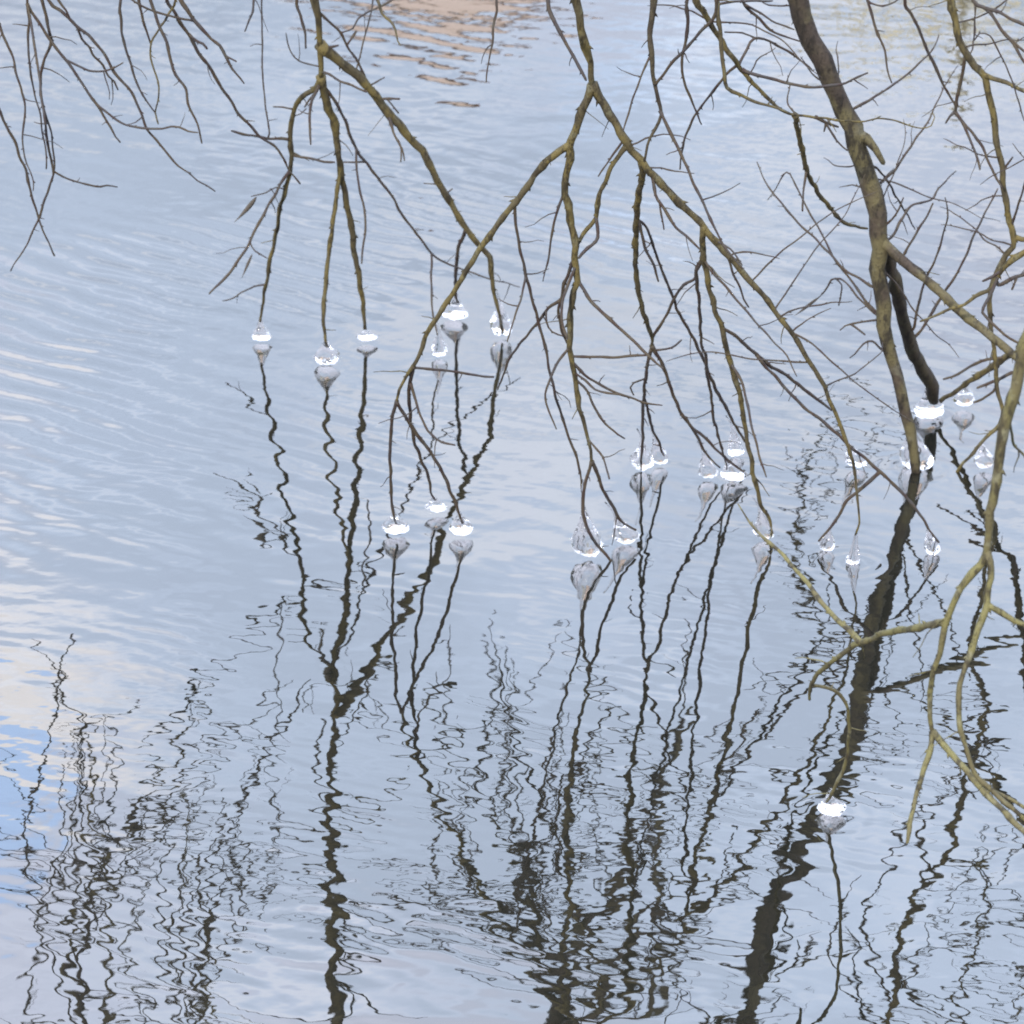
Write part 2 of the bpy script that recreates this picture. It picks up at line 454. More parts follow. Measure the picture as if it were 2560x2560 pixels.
# ------------------------------------------------------------------ branches
BOUGHS = {
 'left': [
  ('m', 'm', 'limb', "-0.439,7.819,2.682,19.3 -0.451,8.064,1.601,16.8 -0.454,8.126,1.409,15.1 -0.455,8.178,1.242,13.6 -0.456,8.221,1.101,12.4 -0.457,8.255,0.988,11.4 -0.453,8.269,0.942,11.0 -0.452,8.283,0.895,10.6 -0.450,8.297,0.848,10.2 -0.449,8.308,0.811,9.8 -0.453,8.320,0.768,9.5"),
  ('a', 'm', 'side_branch', "-0.451,8.316,0.782,6.6 -0.466,8.331,0.752,6.5 -0.497,8.349,0.727,6.4 -0.515,8.364,0.698,6.3 -0.525,8.378,0.667,6.2 -0.531,8.396,0.626,6.1 -0.533,8.413,0.585,6.0 -0.531,8.425,0.560,5.9 -0.534,8.438,0.528,5.8 -0.542,8.454,0.492,5.7 -0.553,8.472,0.450,5.6 -0.564,8.488,0.413,5.5 -0.575,8.510,0.359,5.4 -0.584,8.528,0.317,5.3 -0.598,8.555,0.252,5.1 -0.610,8.580,0.192,4.9 -0.619,8.600,0.142,4.8 -0.626,8.616,0.104,4.7 -0.634,8.635,0.056,4.5"),
  ('a1', 'm', 'twig', "-0.538,8.445,0.512,3.9 -0.555,8.439,0.492,3.8 -0.572,8.431,0.463,3.8 -0.590,8.423,0.434,3.7 -0.607,8.413,0.401,3.7 -0.625,8.404,0.368,3.6 -0.642,8.395,0.334,3.6 -0.664,8.386,0.305,3.5 -0.686,8.378,0.276,3.5 -0.712,8.368,0.248,3.4 -0.736,8.361,0.227,3.4"),
  ('a2', 'm', 'twig', "-0.532,8.406,0.603,3.4 -0.553,8.396,0.610,3.3 -0.578,8.385,0.614,3.2 -0.611,8.369,0.624,3.1 -0.640,8.356,0.632,3.0 -0.668,8.342,0.645,2.9"),
  ('a2f', 'm', 'twig', "-0.584,8.382,0.616,1.9 -0.581,8.381,0.627,1.9 -0.583,8.378,0.658,1.9 -0.590,8.374,0.713,1.9 -0.592,8.368,0.784,1.9 -0.590,8.361,0.873,1.9 -0.588,8.354,0.962,1.9 -0.582,8.348,1.031,1.9"),
  ('a3', 'm', 'twig', "-0.531,8.425,0.560,3.4 -0.513,8.418,0.557,3.3 -0.482,8.406,0.556,3.1 -0.452,8.395,0.553,3.0 -0.426,8.385,0.554,2.9"),
  ('a4', 'm', 'twig', "-0.551,8.468,0.458,1.9 -0.574,8.456,0.468,1.8 -0.595,8.445,0.459,1.7 -0.632,8.425,0.454,1.5"),
  ('a5', 'm', 'twig', "-0.636,8.398,0.346,1.9 -0.625,8.396,0.325,1.7 -0.595,8.392,0.308,1.5"),
  ('a6', 'm', 'twig', "-0.614,8.588,0.171,2.5 -0.643,8.601,0.161,2.3 -0.676,8.616,0.141,2.0 -0.700,8.629,0.120,1.7 -0.728,8.641,0.109,1.5"),
  ('a7', 'm', 'twig', "-0.518,8.368,0.690,2.4 -0.546,8.377,0.693,2.1 -0.570,8.385,0.692,1.9"),
  ('a8', 'm', 'twig', "-0.525,8.377,0.670,1.4 -0.504,8.383,0.675,1.4 -0.492,8.389,0.686,1.4"),
  ('b', 'm', 'twig', "-0.453,8.320,0.768,4.3 -0.465,8.312,0.748,4.0 -0.472,8.307,0.733,3.8 -0.478,8.296,0.701,3.5 -0.478,8.285,0.669,3.2 -0.476,8.273,0.633,2.8"),
  ('b1', 'm', 'twig', "-0.467,8.311,0.744,2.8 -0.480,8.311,0.731,2.4 -0.491,8.312,0.713,1.9"),
  ('c', 'm', 'side_branch', "-0.451,8.314,0.787,9.4 -0.442,8.344,0.722,9.2 -0.431,8.362,0.681,9.0 -0.422,8.385,0.630,8.8 -0.418,8.405,0.584,8.7 -0.415,8.424,0.537,8.5 -0.410,8.444,0.490,8.3 -0.404,8.469,0.433,8.1 -0.397,8.493,0.374,7.8 -0.391,8.520,0.310,7.6 -0.386,8.542,0.256,7.4 -0.379,8.566,0.197,7.2 -0.374,8.588,0.142,6.9 -0.373,8.606,0.098,6.8 -0.371,8.629,0.039,6.6"),
  ('c1', 'm', 'side_branch', "-0.415,8.424,0.538,5.8 -0.420,8.429,0.495,5.7 -0.426,8.433,0.453,5.7 -0.431,8.437,0.407,5.6 -0.439,8.442,0.360,5.5 -0.446,8.447,0.312,5.4 -0.452,8.451,0.265,5.3 -0.457,8.456,0.217,5.2 -0.463,8.460,0.169,5.2 -0.465,8.465,0.121,5.1 -0.464,8.470,0.072,5.0 -0.458,8.472,0.048,5.0"),
  ('c2', 'm', 'twig', "-0.448,8.325,0.764,3.8 -0.417,8.354,0.710,3.7 -0.398,8.382,0.653,3.5 -0.376,8.416,0.580,3.4 -0.351,8.441,0.532,3.3 -0.319,8.470,0.478,3.1 -0.290,8.496,0.428,3.0 -0.274,8.516,0.385,2.9 -0.253,8.536,0.346,2.8 -0.227,8.559,0.302,2.7 -0.202,8.581,0.257,2.6 -0.180,8.596,0.233,2.6 -0.145,8.616,0.210,2.5 -0.101,8.640,0.185,2.3 -0.052,8.667,0.157,2.2 -0.016,8.685,0.141,2.1 0.020,8.704,0.124,2.0"),
  ('c2a', 'm', 'twig', "-0.375,8.417,0.578,2.9 -0.374,8.405,0.530,2.8 -0.366,8.391,0.476,2.7 -0.357,8.380,0.435,2.6 -0.353,8.372,0.401,2.6 -0.358,8.361,0.360,2.5 -0.364,8.348,0.309,2.4"),
  ('c2b', 'm', 'twig', "-0.200,8.582,0.255,2.5 -0.200,8.566,0.201,2.5 -0.200,8.549,0.146,2.5 -0.195,8.535,0.100,2.5 -0.185,8.523,0.062,2.5"),
  ('c2c', 'm', 'twig', "-0.354,8.438,0.538,2.4 -0.381,8.428,0.540,2.2 -0.406,8.419,0.543,1.9"),
  ('d', 'm', 'side_branch', "-0.451,8.290,0.872,12.2 -0.437,8.299,0.854,12.0 -0.421,8.309,0.838,11.9 -0.405,8.319,0.820,11.7 -0.377,8.335,0.794,11.4 -0.349,8.353,0.763,11.1 -0.325,8.372,0.722,10.7 -0.301,8.393,0.676,10.3 -0.272,8.412,0.639,10.0 -0.243,8.432,0.598,9.6 -0.218,8.450,0.561,9.3 -0.201,8.465,0.524,9.0 -0.185,8.484,0.478,8.7 -0.164,8.502,0.435,8.3 -0.147,8.516,0.404,8.0 -0.130,8.531,0.366,7.8 -0.112,8.547,0.329,7.5 -0.091,8.561,0.296,7.2 -0.073,8.574,0.269,6.9 -0.054,8.585,0.246,6.7 -0.052,8.602,0.198,6.4 -0.047,8.620,0.150,6.0 -0.038,8.636,0.106,5.7 -0.030,8.651,0.062,5.4 -0.025,8.667,0.018,5.1"),
  ('d1', 'm', 'twig', "-0.113,8.546,0.329,4.9 -0.131,8.600,0.274,4.8 -0.139,8.649,0.219,4.6 -0.142,8.709,0.151,4.4 -0.144,8.763,0.089,4.2 -0.140,8.800,0.047,4.1"),
  ('d2', 'm', 'twig', "-0.296,8.395,0.671,3.8 -0.286,8.380,0.640,3.3 -0.279,8.370,0.621,2.9 -0.264,8.357,0.599,2.4 -0.266,8.342,0.568,1.9"),
  ('d2a', 'm', 'twig', "-0.265,8.358,0.599,2.4 -0.260,8.353,0.587,2.0 -0.257,8.347,0.570,1.4"),
  ('d3', 'm', 'twig', "-0.455,8.263,0.963,3.3 -0.419,8.288,0.919,3.0 -0.403,8.300,0.899,2.9 -0.388,8.318,0.860,2.8 -0.364,8.340,0.814,2.6 -0.345,8.362,0.764,2.4"),
  ('d3a', 'm', 'twig', "-0.389,8.317,0.862,2.8 -0.375,8.326,0.879,2.3 -0.365,8.332,0.892,1.9"),
  ('d3b', 'm', 'twig', "-0.402,8.301,0.897,1.9 -0.374,8.311,0.905,2.0 -0.362,8.320,0.924,2.2 -0.341,8.329,0.938,2.3 -0.314,8.339,0.948,2.5 -0.283,8.352,0.962,2.6 -0.262,8.363,0.985,2.8"),
  ('d3c', 'm', 'twig', "-0.380,8.334,0.796,1.9 -0.375,8.339,0.780,1.9 -0.363,8.351,0.811,1.9 -0.352,8.367,0.854,1.9 -0.339,8.384,0.898,1.9 -0.331,8.397,0.933,1.9 -0.327,8.411,0.972,1.9"),
  ('d4', 'm', 'twig', "-0.450,8.310,0.801,2.8 -0.430,8.303,0.795,2.8 -0.405,8.293,0.782,2.8 -0.375,8.282,0.775,2.8 -0.350,8.272,0.765,2.8 -0.342,8.269,0.763,2.8"),
  ('d4a', 'm', 'twig', "-0.342,8.359,0.750,2.4 -0.328,8.356,0.758,2.1 -0.302,8.349,0.775,1.4"),
  ('d5', 'm', 'twig', "-0.320,8.377,0.712,2.9 -0.291,8.381,0.714,2.6 -0.268,8.384,0.712,2.4"),
  ('d5b', 'm', 'twig', "-0.299,8.380,0.714,1.9 -0.283,8.386,0.691,1.9 -0.271,8.391,0.674,1.9"),
  ('d6', 'm', 'twig', "-0.163,8.502,0.435,2.0 -0.146,8.511,0.446,1.5"),
  ('d6b', 'm', 'twig', "-0.178,8.489,0.465,2.0 -0.198,8.497,0.463,1.7 -0.216,8.505,0.462,1.5"),
  ('d7', 'm', 'side_branch', "-0.456,8.209,1.142,5.5 -0.413,8.186,1.110,4.9 -0.348,8.154,1.072,4.1 -0.308,8.126,1.023,3.5 -0.296,8.111,0.993,3.1 -0.277,8.101,0.979,2.9 -0.267,8.092,0.961,2.7 -0.261,8.082,0.939,2.4 -0.255,8.077,0.930,2.3"),
  ('e1', 'm', 'twig', "-0.456,8.206,1.152,4.6 -0.479,8.214,1.084,4.3 -0.499,8.225,0.996,3.8 -0.490,8.229,0.957,3.6 -0.481,8.234,0.913,3.4 -0.480,8.238,0.878,3.3"),
  ('e2', 'm', 'twig', "-0.449,8.307,0.813,1.9 -0.502,8.318,0.825,1.7 -0.524,8.325,0.853,1.5 -0.532,8.332,0.888,1.4"),
  ('e3', 'm', 'twig', "-0.451,8.291,0.866,4.7 -0.424,8.292,0.865,3.3 -0.407,8.292,0.869,2.3"),
  ('e4', 'm', 'twig', "-0.455,8.175,1.252,4.5 -0.528,8.145,1.185,4.0 -0.578,8.117,1.109,3.5 -0.588,8.093,1.031,3.1 -0.590,8.086,1.008,3.0 -0.599,8.080,0.989,2.9 -0.609,8.072,0.964,2.7"),
 ],
 'farleft': [
  ('m', 'm', 'limb', "-1.065,7.572,2.815,6.8 -1.051,7.680,1.702,5.9 -1.047,7.706,1.510,4.6 -1.045,7.728,1.350,3.8 -1.047,7.743,1.232,3.4 -1.056,7.753,1.158,3.2 -1.059,7.757,1.121,3.1 -1.058,7.763,1.080,3.0 -1.063,7.771,1.018,2.9 -1.064,7.777,0.967,2.8 -1.059,7.783,0.921,2.8 -1.054,7.788,0.883,2.7 -1.048,7.791,0.853,2.7 -1.047,7.797,0.810,2.7 -1.041,7.801,0.776,2.7 -1.041,7.804,0.750,2.7 -1.043,7.808,0.720,2.7"),
  ('t1', 'm', 'twig', "-1.045,7.722,1.395,3.9 -1.080,7.720,1.255,3.4 -1.128,7.719,1.150,3.1 -1.115,7.718,1.072,2.9 -1.102,7.717,1.037,2.8 -1.092,7.717,1.005,2.7 -1.084,7.716,0.961,2.5 -1.076,7.716,0.924,2.4 -1.070,7.716,0.900,2.4 -1.074,7.715,0.860,2.2 -1.078,7.715,0.819,2.1 -1.076,7.714,0.778,2.0 -1.069,7.714,0.750,1.9 -1.061,7.713,0.721,1.8 -1.062,7.713,0.700,1.8"),
  ('t2', 'm', 'twig', "-1.047,7.707,1.502,3.8 -1.128,7.763,1.262,3.6 -1.177,7.821,0.995,3.3 -1.146,7.856,0.838,3.2 -1.133,7.864,0.802,3.1 -1.120,7.873,0.766,3.1 -1.111,7.881,0.726,3.0 -1.100,7.889,0.694,3.0 -1.095,7.897,0.653,3.0 -1.088,7.907,0.608,2.9 -1.081,7.914,0.571,2.9 -1.070,7.923,0.530,2.8 -1.060,7.930,0.497,2.8 -1.051,7.936,0.471,2.8"),
  ('t4', 'm', 'twig', "-1.059,7.758,1.113,3.1 -1.047,7.729,1.061,2.9 -1.039,7.706,1.020,2.7 -1.033,7.685,0.982,2.6 -1.027,7.667,0.951,2.4 -1.022,7.648,0.916,2.3 -1.015,7.627,0.878,2.2"),
  ('t5', 'm', 'twig', "-1.046,7.736,1.287,3.9 -1.030,7.752,1.194,3.7 -1.026,7.764,1.120,3.6 -1.022,7.770,1.082,3.5 -1.015,7.777,1.040,3.4 -1.015,7.781,1.015,3.4 -1.031,7.787,0.981,3.3 -1.041,7.793,0.947,3.2 -1.045,7.799,0.908,3.2 -1.043,7.805,0.869,3.1 -1.040,7.812,0.822,3.0 -1.039,7.819,0.778,2.9 -1.034,7.826,0.735,2.8 -1.030,7.830,0.708,2.8 -1.035,7.834,0.686,2.8 -1.050,7.840,0.646,2.7 -1.065,7.847,0.606,2.6 -1.073,7.850,0.584,2.6 -1.089,7.855,0.553,2.5 -1.103,7.861,0.521,2.4 -1.122,7.865,0.494,2.4 -1.137,7.870,0.471,2.3 -1.145,7.872,0.456,2.3"),
  ('t5a', 'm', 'twig', "-1.030,7.830,0.708,2.2 -1.012,7.842,0.692,2.3 -0.990,7.856,0.677,2.3 -0.964,7.871,0.664,2.3 -0.934,7.887,0.654,2.3 -0.919,7.896,0.653,2.3 -0.897,7.908,0.645,2.3"),
  ('t5b', 'm', 'twig', "-1.042,7.806,0.865,2.2 -1.035,7.822,0.823,2.1 -1.030,7.833,0.795,2.1 -1.031,7.845,0.762,2.0 -1.030,7.859,0.724,1.9 -1.034,7.870,0.696,1.9 -1.040,7.880,0.667,1.8"),
  ('t6', 'm', 'twig', "-1.059,7.758,1.113,3.5 -1.035,7.756,1.070,3.4 -1.011,7.755,1.030,3.3 -0.991,7.753,1.002,3.2 -0.969,7.752,0.974,3.1 -0.954,7.751,0.947,3.0 -0.939,7.749,0.923,3.0 -0.917,7.748,0.890,2.9 -0.903,7.747,0.862,2.8 -0.888,7.746,0.838,2.8 -0.877,7.745,0.814,2.7 -0.867,7.744,0.802,2.7"),
  ('t6a', 'm', 'twig', "-0.980,7.753,0.988,2.6 -0.953,7.754,0.974,2.4 -0.930,7.756,0.963,2.3 -0.899,7.758,0.960,2.1 -0.876,7.759,0.968,1.9 -0.855,7.760,0.980,1.8"),
  ('t6b', 'm', 'twig', "-0.916,7.748,0.888,2.6 -0.890,7.740,0.868,2.6 -0.862,7.732,0.851,2.5 -0.842,7.726,0.844,2.5 -0.806,7.718,0.842,2.4 -0.770,7.709,0.843,2.3 -0.750,7.704,0.850,2.3 -0.730,7.700,0.850,2.3 -0.710,7.694,0.842,2.2 -0.690,7.690,0.841,2.2"),
  ('t7', 'm', 'twig', "-1.045,7.728,1.350,4.3 -1.036,7.740,1.224,4.0 -1.012,7.750,1.123,3.7 -0.986,7.754,1.098,3.6 -0.968,7.757,1.082,3.6 -0.950,7.760,1.057,3.5 -0.928,7.763,1.040,3.4 -0.908,7.766,1.015,3.3 -0.892,7.769,0.986,3.3 -0.877,7.772,0.956,3.2 -0.856,7.776,0.927,3.1 -0.837,7.779,0.897,3.0 -0.823,7.783,0.859,2.9 -0.810,7.788,0.817,2.8 -0.791,7.791,0.791,2.7 -0.769,7.794,0.761,2.6 -0.746,7.798,0.731,2.5 -0.723,7.801,0.714,2.4 -0.704,7.803,0.696,2.4 -0.685,7.806,0.683,2.3 -0.666,7.808,0.667,2.2"),
  ('t7a', 'm', 'twig', "-0.953,7.759,1.061,2.6 -0.945,7.774,1.029,2.6 -0.931,7.785,1.009,2.5 -0.922,7.798,0.982,2.4 -0.905,7.812,0.957,2.4 -0.896,7.825,0.929,2.3 -0.885,7.833,0.914,2.3 -0.878,7.843,0.893,2.2"),
  ('t7b', 'm', 'twig', "-1.034,7.741,1.214,3.0 -1.005,7.746,1.169,2.9 -0.989,7.750,1.123,2.8 -0.974,7.753,1.099,2.7 -0.967,7.754,1.082,2.6"),
 ],
 'topleft': [
  ('m', 'm', 'limb', "-0.935,7.443,2.807,7.7 -0.817,7.616,1.715,6.7 -0.787,7.660,1.521,5.1 -0.759,7.697,1.348,4.0 -0.741,7.727,1.210,3.4 -0.734,7.744,1.125,3.1 -0.753,7.753,1.087,3.0 -0.775,7.761,1.052,2.9 -0.792,7.768,1.024,2.8 -0.795,7.776,0.984,2.8 -0.785,7.785,0.941,2.7 -0.782,7.790,0.915,2.7 -0.786,7.796,0.884,2.7 -0.792,7.802,0.854,2.7 -0.788,7.808,0.825,2.7"),
  ('t8', 'm', 'twig', "-0.787,7.660,1.521,3.8 -0.833,7.699,1.313,3.5 -0.853,7.732,1.128,3.1 -0.853,7.739,1.086,3.1 -0.852,7.747,1.044,3.0 -0.846,7.754,1.006,2.9 -0.838,7.759,0.976,2.9 -0.832,7.765,0.942,2.8 -0.820,7.771,0.912,2.8 -0.806,7.777,0.882,2.7 -0.792,7.782,0.860,2.7"),
  ('t9', 'm', 'twig', "-0.768,7.685,1.403,3.8 -0.810,7.737,1.225,3.5 -0.816,7.767,1.119,3.3 -0.812,7.778,1.080,3.2 -0.805,7.789,1.041,3.1 -0.797,7.797,1.014,3.1"),
  ('t10', 'm', 'twig', "-0.756,7.701,1.330,4.3 -0.782,7.702,1.207,3.9 -0.784,7.702,1.136,3.7 -0.775,7.702,1.108,3.6 -0.765,7.703,1.073,3.5 -0.752,7.703,1.041,3.4 -0.746,7.703,1.005,3.3 -0.734,7.703,0.968,3.2 -0.715,7.703,0.936,3.0 -0.709,7.703,0.904,2.9 -0.702,7.704,0.879,2.9 -0.691,7.704,0.855,2.8 -0.686,7.704,0.830,2.7 -0.683,7.704,0.812,2.6"),
  ('t11', 'm', 'twig', "-0.746,7.719,1.247,4.3 -0.752,7.747,1.178,4.2 -0.754,7.771,1.118,4.0 -0.742,7.784,1.090,4.0 -0.734,7.794,1.068,3.9 -0.713,7.811,1.030,3.8 -0.693,7.834,0.980,3.7 -0.672,7.852,0.942,3.6 -0.655,7.870,0.899,3.5 -0.634,7.889,0.857,3.4 -0.616,7.906,0.818,3.3 -0.590,7.924,0.784,3.2 -0.568,7.939,0.754,3.1 -0.537,7.957,0.723,3.0 -0.522,7.970,0.694,2.9 -0.512,7.982,0.664,2.9 -0.500,7.991,0.645,2.8 -0.487,8.000,0.624,2.8"),
  ('t11b', 'm', 'twig', "-0.713,7.811,1.030,3.1 -0.694,7.809,1.013,2.9 -0.682,7.807,1.009,2.8 -0.673,7.806,0.998,2.7"),
  ('t12', 'm', 'side_branch', "-0.743,7.723,1.228,5.2 -0.729,7.728,1.174,4.8 -0.721,7.732,1.128,4.4 -0.704,7.735,1.103,4.2 -0.694,7.738,1.079,4.0 -0.675,7.740,1.058,3.8 -0.657,7.743,1.037,3.6 -0.638,7.745,1.021,3.4 -0.627,7.748,0.996,3.2 -0.613,7.751,0.967,2.9 -0.598,7.753,0.946,2.7 -0.590,7.754,0.934,2.6"),
  ('t12a', 'm', 'twig', "-0.628,7.748,0.997,2.6 -0.616,7.747,0.992,2.2 -0.605,7.746,0.986,1.8"),
  ('t12b', 'm', 'twig', "-0.695,7.738,1.081,2.6 -0.727,7.723,1.089,2.5 -0.757,7.710,1.102,2.4 -0.789,7.695,1.118,2.3 -0.820,7.679,1.143,2.2 -0.842,7.664,1.170,2.2"),
 ],
 'centre': [
  ('m', 'm', 'limb', "0.048,6.515,2.949,17.9 0.085,6.784,1.877,15.6 0.095,6.851,1.690,14.2 0.101,6.903,1.540,13.1 0.113,6.941,1.428,12.3 0.124,6.973,1.332,11.6 0.131,6.983,1.300,11.3 0.139,6.994,1.268,11.1 0.146,7.007,1.228,10.8 0.154,7.019,1.192,10.5 0.159,7.030,1.160,10.2 0.162,7.040,1.127,10.0"),
  ('L', 'm', 'side_branch', "0.161,7.036,1.140,9.2 0.151,7.044,1.108,9.0 0.137,7.053,1.072,8.8 0.127,7.060,1.040,8.6 0.120,7.066,1.015,8.5 0.117,7.070,0.999,8.4 0.117,7.076,0.971,8.3 0.112,7.082,0.943,8.1 0.107,7.088,0.918,8.0 0.108,7.093,0.893,7.8 0.114,7.099,0.869,7.7 0.122,7.107,0.836,7.5 0.126,7.114,0.803,7.3 0.132,7.120,0.773,7.2 0.130,7.127,0.744,7.0 0.134,7.135,0.706,6.8 0.136,7.138,0.689,6.7 0.127,7.143,0.668,6.6 0.124,7.152,0.630,6.4 0.121,7.161,0.587,6.2 0.121,7.168,0.553,6.0 0.121,7.173,0.527,5.8 0.125,7.178,0.505,5.7 0.131,7.186,0.466,5.5 0.137,7.194,0.427,5.3 0.143,7.202,0.387,5.1 0.153,7.212,0.343,4.8 0.165,7.222,0.294,4.6 0.171,7.232,0.245,4.3"),
  ('L1', 'm', 'side_branch', "0.118,7.068,1.006,7.7 0.095,7.077,0.988,7.6 0.074,7.085,0.968,7.4 0.052,7.095,0.942,7.3 0.038,7.103,0.917,7.2 0.023,7.111,0.892,7.1 0.009,7.118,0.870,7.0 -0.010,7.126,0.844,6.8 -0.028,7.136,0.814,6.7 -0.046,7.145,0.788,6.6 -0.063,7.154,0.758,6.4 -0.084,7.165,0.723,6.3 -0.102,7.175,0.688,6.1 -0.121,7.186,0.649,5.9 -0.140,7.196,0.618,5.8 -0.159,7.206,0.582,5.6 -0.179,7.217,0.547,5.4 -0.194,7.230,0.498,5.2 -0.210,7.240,0.462,5.1 -0.226,7.248,0.435,5.0 -0.240,7.257,0.403,4.8 -0.247,7.264,0.373,4.7"),
  ('L1a', 'm', 'twig', "-0.246,7.263,0.376,3.8 -0.254,7.276,0.346,3.8 -0.259,7.290,0.312,3.7 -0.262,7.307,0.268,3.6 -0.265,7.325,0.223,3.5 -0.265,7.343,0.178,3.4 -0.265,7.361,0.133,3.3 -0.264,7.377,0.093,3.2 -0.261,7.390,0.057,3.2 -0.255,7.403,0.026,3.1"),
  ('L1b', 'm', 'twig', "-0.247,7.264,0.373,3.8 -0.235,7.275,0.347,3.8 -0.221,7.287,0.317,3.8 -0.206,7.301,0.283,3.8 -0.187,7.314,0.253,3.7 -0.172,7.326,0.223,3.7 -0.157,7.339,0.188,3.7 -0.142,7.353,0.153,3.6 -0.135,7.364,0.123,3.6 -0.124,7.377,0.088,3.6 -0.116,7.387,0.058,3.6 -0.110,7.396,0.033,3.5"),
  ('L1c', 'm', 'twig', "-0.209,7.239,0.464,4.2 -0.215,7.263,0.429,4.2 -0.221,7.289,0.390,4.1 -0.221,7.322,0.341,3.9 -0.220,7.351,0.296,3.8 -0.216,7.380,0.251,3.7 -0.211,7.402,0.217,3.6 -0.202,7.429,0.177,3.5 -0.191,7.457,0.136,3.4 -0.183,7.484,0.095,3.3 -0.179,7.510,0.054,3.2 -0.172,7.523,0.035,3.1"),
  ('L1d', 'm', 'twig', "-0.217,7.274,0.412,3.0 -0.210,7.268,0.386,2.9 -0.200,7.259,0.353,2.7 -0.191,7.254,0.335,2.6 -0.181,7.248,0.312,2.5 -0.170,7.244,0.302,2.4 -0.151,7.238,0.290,2.3 -0.122,7.231,0.286,2.1"),
  ('L1e', 'm', 'twig', "-0.211,7.240,0.460,3.0 -0.177,7.254,0.452,2.9 -0.146,7.266,0.444,2.8 -0.120,7.277,0.436,2.8 -0.094,7.287,0.428,2.7 -0.067,7.298,0.420,2.6 -0.039,7.309,0.413,2.6"),
  ('L1f', 'm', 'twig', "0.006,7.119,0.866,3.3 0.007,7.126,0.833,3.2 0.011,7.134,0.800,3.2 0.014,7.142,0.762,3.2 0.024,7.151,0.724,3.2 0.031,7.159,0.686,3.1 0.042,7.170,0.639,3.1 0.052,7.180,0.596,3.0 0.061,7.188,0.557,3.0 0.073,7.200,0.505,3.0 0.077,7.206,0.475,2.9 0.085,7.214,0.440,2.9 0.094,7.223,0.395,2.9 0.106,7.232,0.355,2.8 0.116,7.241,0.315,2.8 0.126,7.247,0.284,2.8 0.139,7.256,0.247,2.7 0.147,7.263,0.211,2.7 0.152,7.273,0.161,2.6 0.152,7.282,0.120,2.6"),
  ('L1f1', 'm', 'twig', "0.029,7.158,0.694,2.5 0.020,7.133,0.660,2.2 0.009,7.112,0.632,2.0 -0.002,7.090,0.601,1.8 -0.010,7.074,0.580,1.7"),
  ('L1a4', 'm', 'twig', "0.171,7.231,0.249,3.9 0.162,7.236,0.214,3.8 0.155,7.241,0.175,3.8 0.153,7.245,0.144,3.7 0.156,7.249,0.109,3.7 0.168,7.254,0.073,3.6 0.183,7.259,0.042,3.6 0.199,7.262,0.023,3.5 0.220,7.267,-0.007,3.5"),
  ('L2a2', 'm', 'twig', "0.171,7.231,0.249,3.9 0.186,7.256,0.202,3.7 0.198,7.279,0.159,3.6 0.215,7.300,0.121,3.4 0.229,7.318,0.088,3.3 0.247,7.336,0.059,3.2 0.272,7.354,0.036,3.1"),
  ('L2a3', 'm', 'twig', "0.163,7.220,0.303,2.1 0.180,7.206,0.288,2.1 0.195,7.192,0.273,2.1 0.202,7.176,0.251,2.1 0.207,7.165,0.235,2.1"),
  ('L2a4', 'm', 'twig', "0.126,7.180,0.496,3.4 0.152,7.185,0.466,3.2 0.174,7.190,0.449,3.0 0.201,7.195,0.429,2.8 0.232,7.200,0.415,2.6 0.258,7.204,0.403,2.5 0.277,7.208,0.393,2.4 0.319,7.214,0.384,2.1"),
  ('L2a5', 'm', 'twig', "0.130,7.185,0.470,2.5 0.155,7.177,0.454,2.4 0.174,7.170,0.438,2.3 0.200,7.162,0.433,2.2 0.230,7.153,0.431,2.1"),
  ('L2a6', 'm', 'twig', "0.133,7.189,0.453,3.0 0.160,7.190,0.424,2.8 0.171,7.192,0.396,2.6 0.187,7.193,0.367,2.5 0.206,7.194,0.342,2.3 0.225,7.195,0.325,2.2 0.240,7.196,0.315,2.1"),
  ('L2a7', 'm', 'twig', "0.124,7.177,0.509,2.9 0.162,7.176,0.508,2.9 0.200,7.174,0.508,2.9 0.237,7.173,0.510,2.9 0.282,7.171,0.514,2.9"),
  ('L2a8', 'm', 'twig', "0.121,7.172,0.531,2.9 0.099,7.165,0.506,2.8 0.084,7.159,0.477,2.6 0.073,7.152,0.447,2.5 0.071,7.148,0.425,2.4 0.078,7.142,0.399,2.3 0.093,7.134,0.362,2.1"),
  ('L2b', 'm', 'twig', "0.130,7.126,0.748,4.1 0.120,7.144,0.715,4.0 0.109,7.164,0.677,3.9 0.102,7.186,0.633,3.8 0.097,7.205,0.595,3.7 0.107,7.229,0.546,3.5 0.117,7.247,0.512,3.4"),
  ('L2c', 'm', 'twig', "0.132,7.130,0.727,3.3 0.123,7.121,0.707,3.3 0.112,7.110,0.684,3.3 0.104,7.098,0.657,3.3 0.103,7.083,0.623,3.3 0.114,7.068,0.590,3.3"),
  ('L1g', 'm', 'twig', "0.102,7.187,0.631,3.8 0.076,7.218,0.602,3.6 0.058,7.250,0.562,3.4 0.036,7.285,0.522,3.1 -0.002,7.347,0.446,2.7 -0.018,7.388,0.390,2.4 -0.031,7.424,0.338,2.2"),
  ('L2g', 'm', 'twig', "0.072,7.225,0.593,2.1 0.073,7.223,0.569,2.0 0.084,7.220,0.549,1.8 0.107,7.217,0.540,1.7"),
  ('L2e', 'm', 'twig', "0.136,7.138,0.692,3.7 0.149,7.129,0.673,3.7 0.164,7.119,0.653,3.6 0.186,7.107,0.634,3.5 0.208,7.096,0.615,3.4 0.230,7.085,0.599,3.3 0.248,7.075,0.583,3.2 0.270,7.064,0.566,3.1 0.299,7.049,0.542,2.9 0.312,7.043,0.533,2.9"),
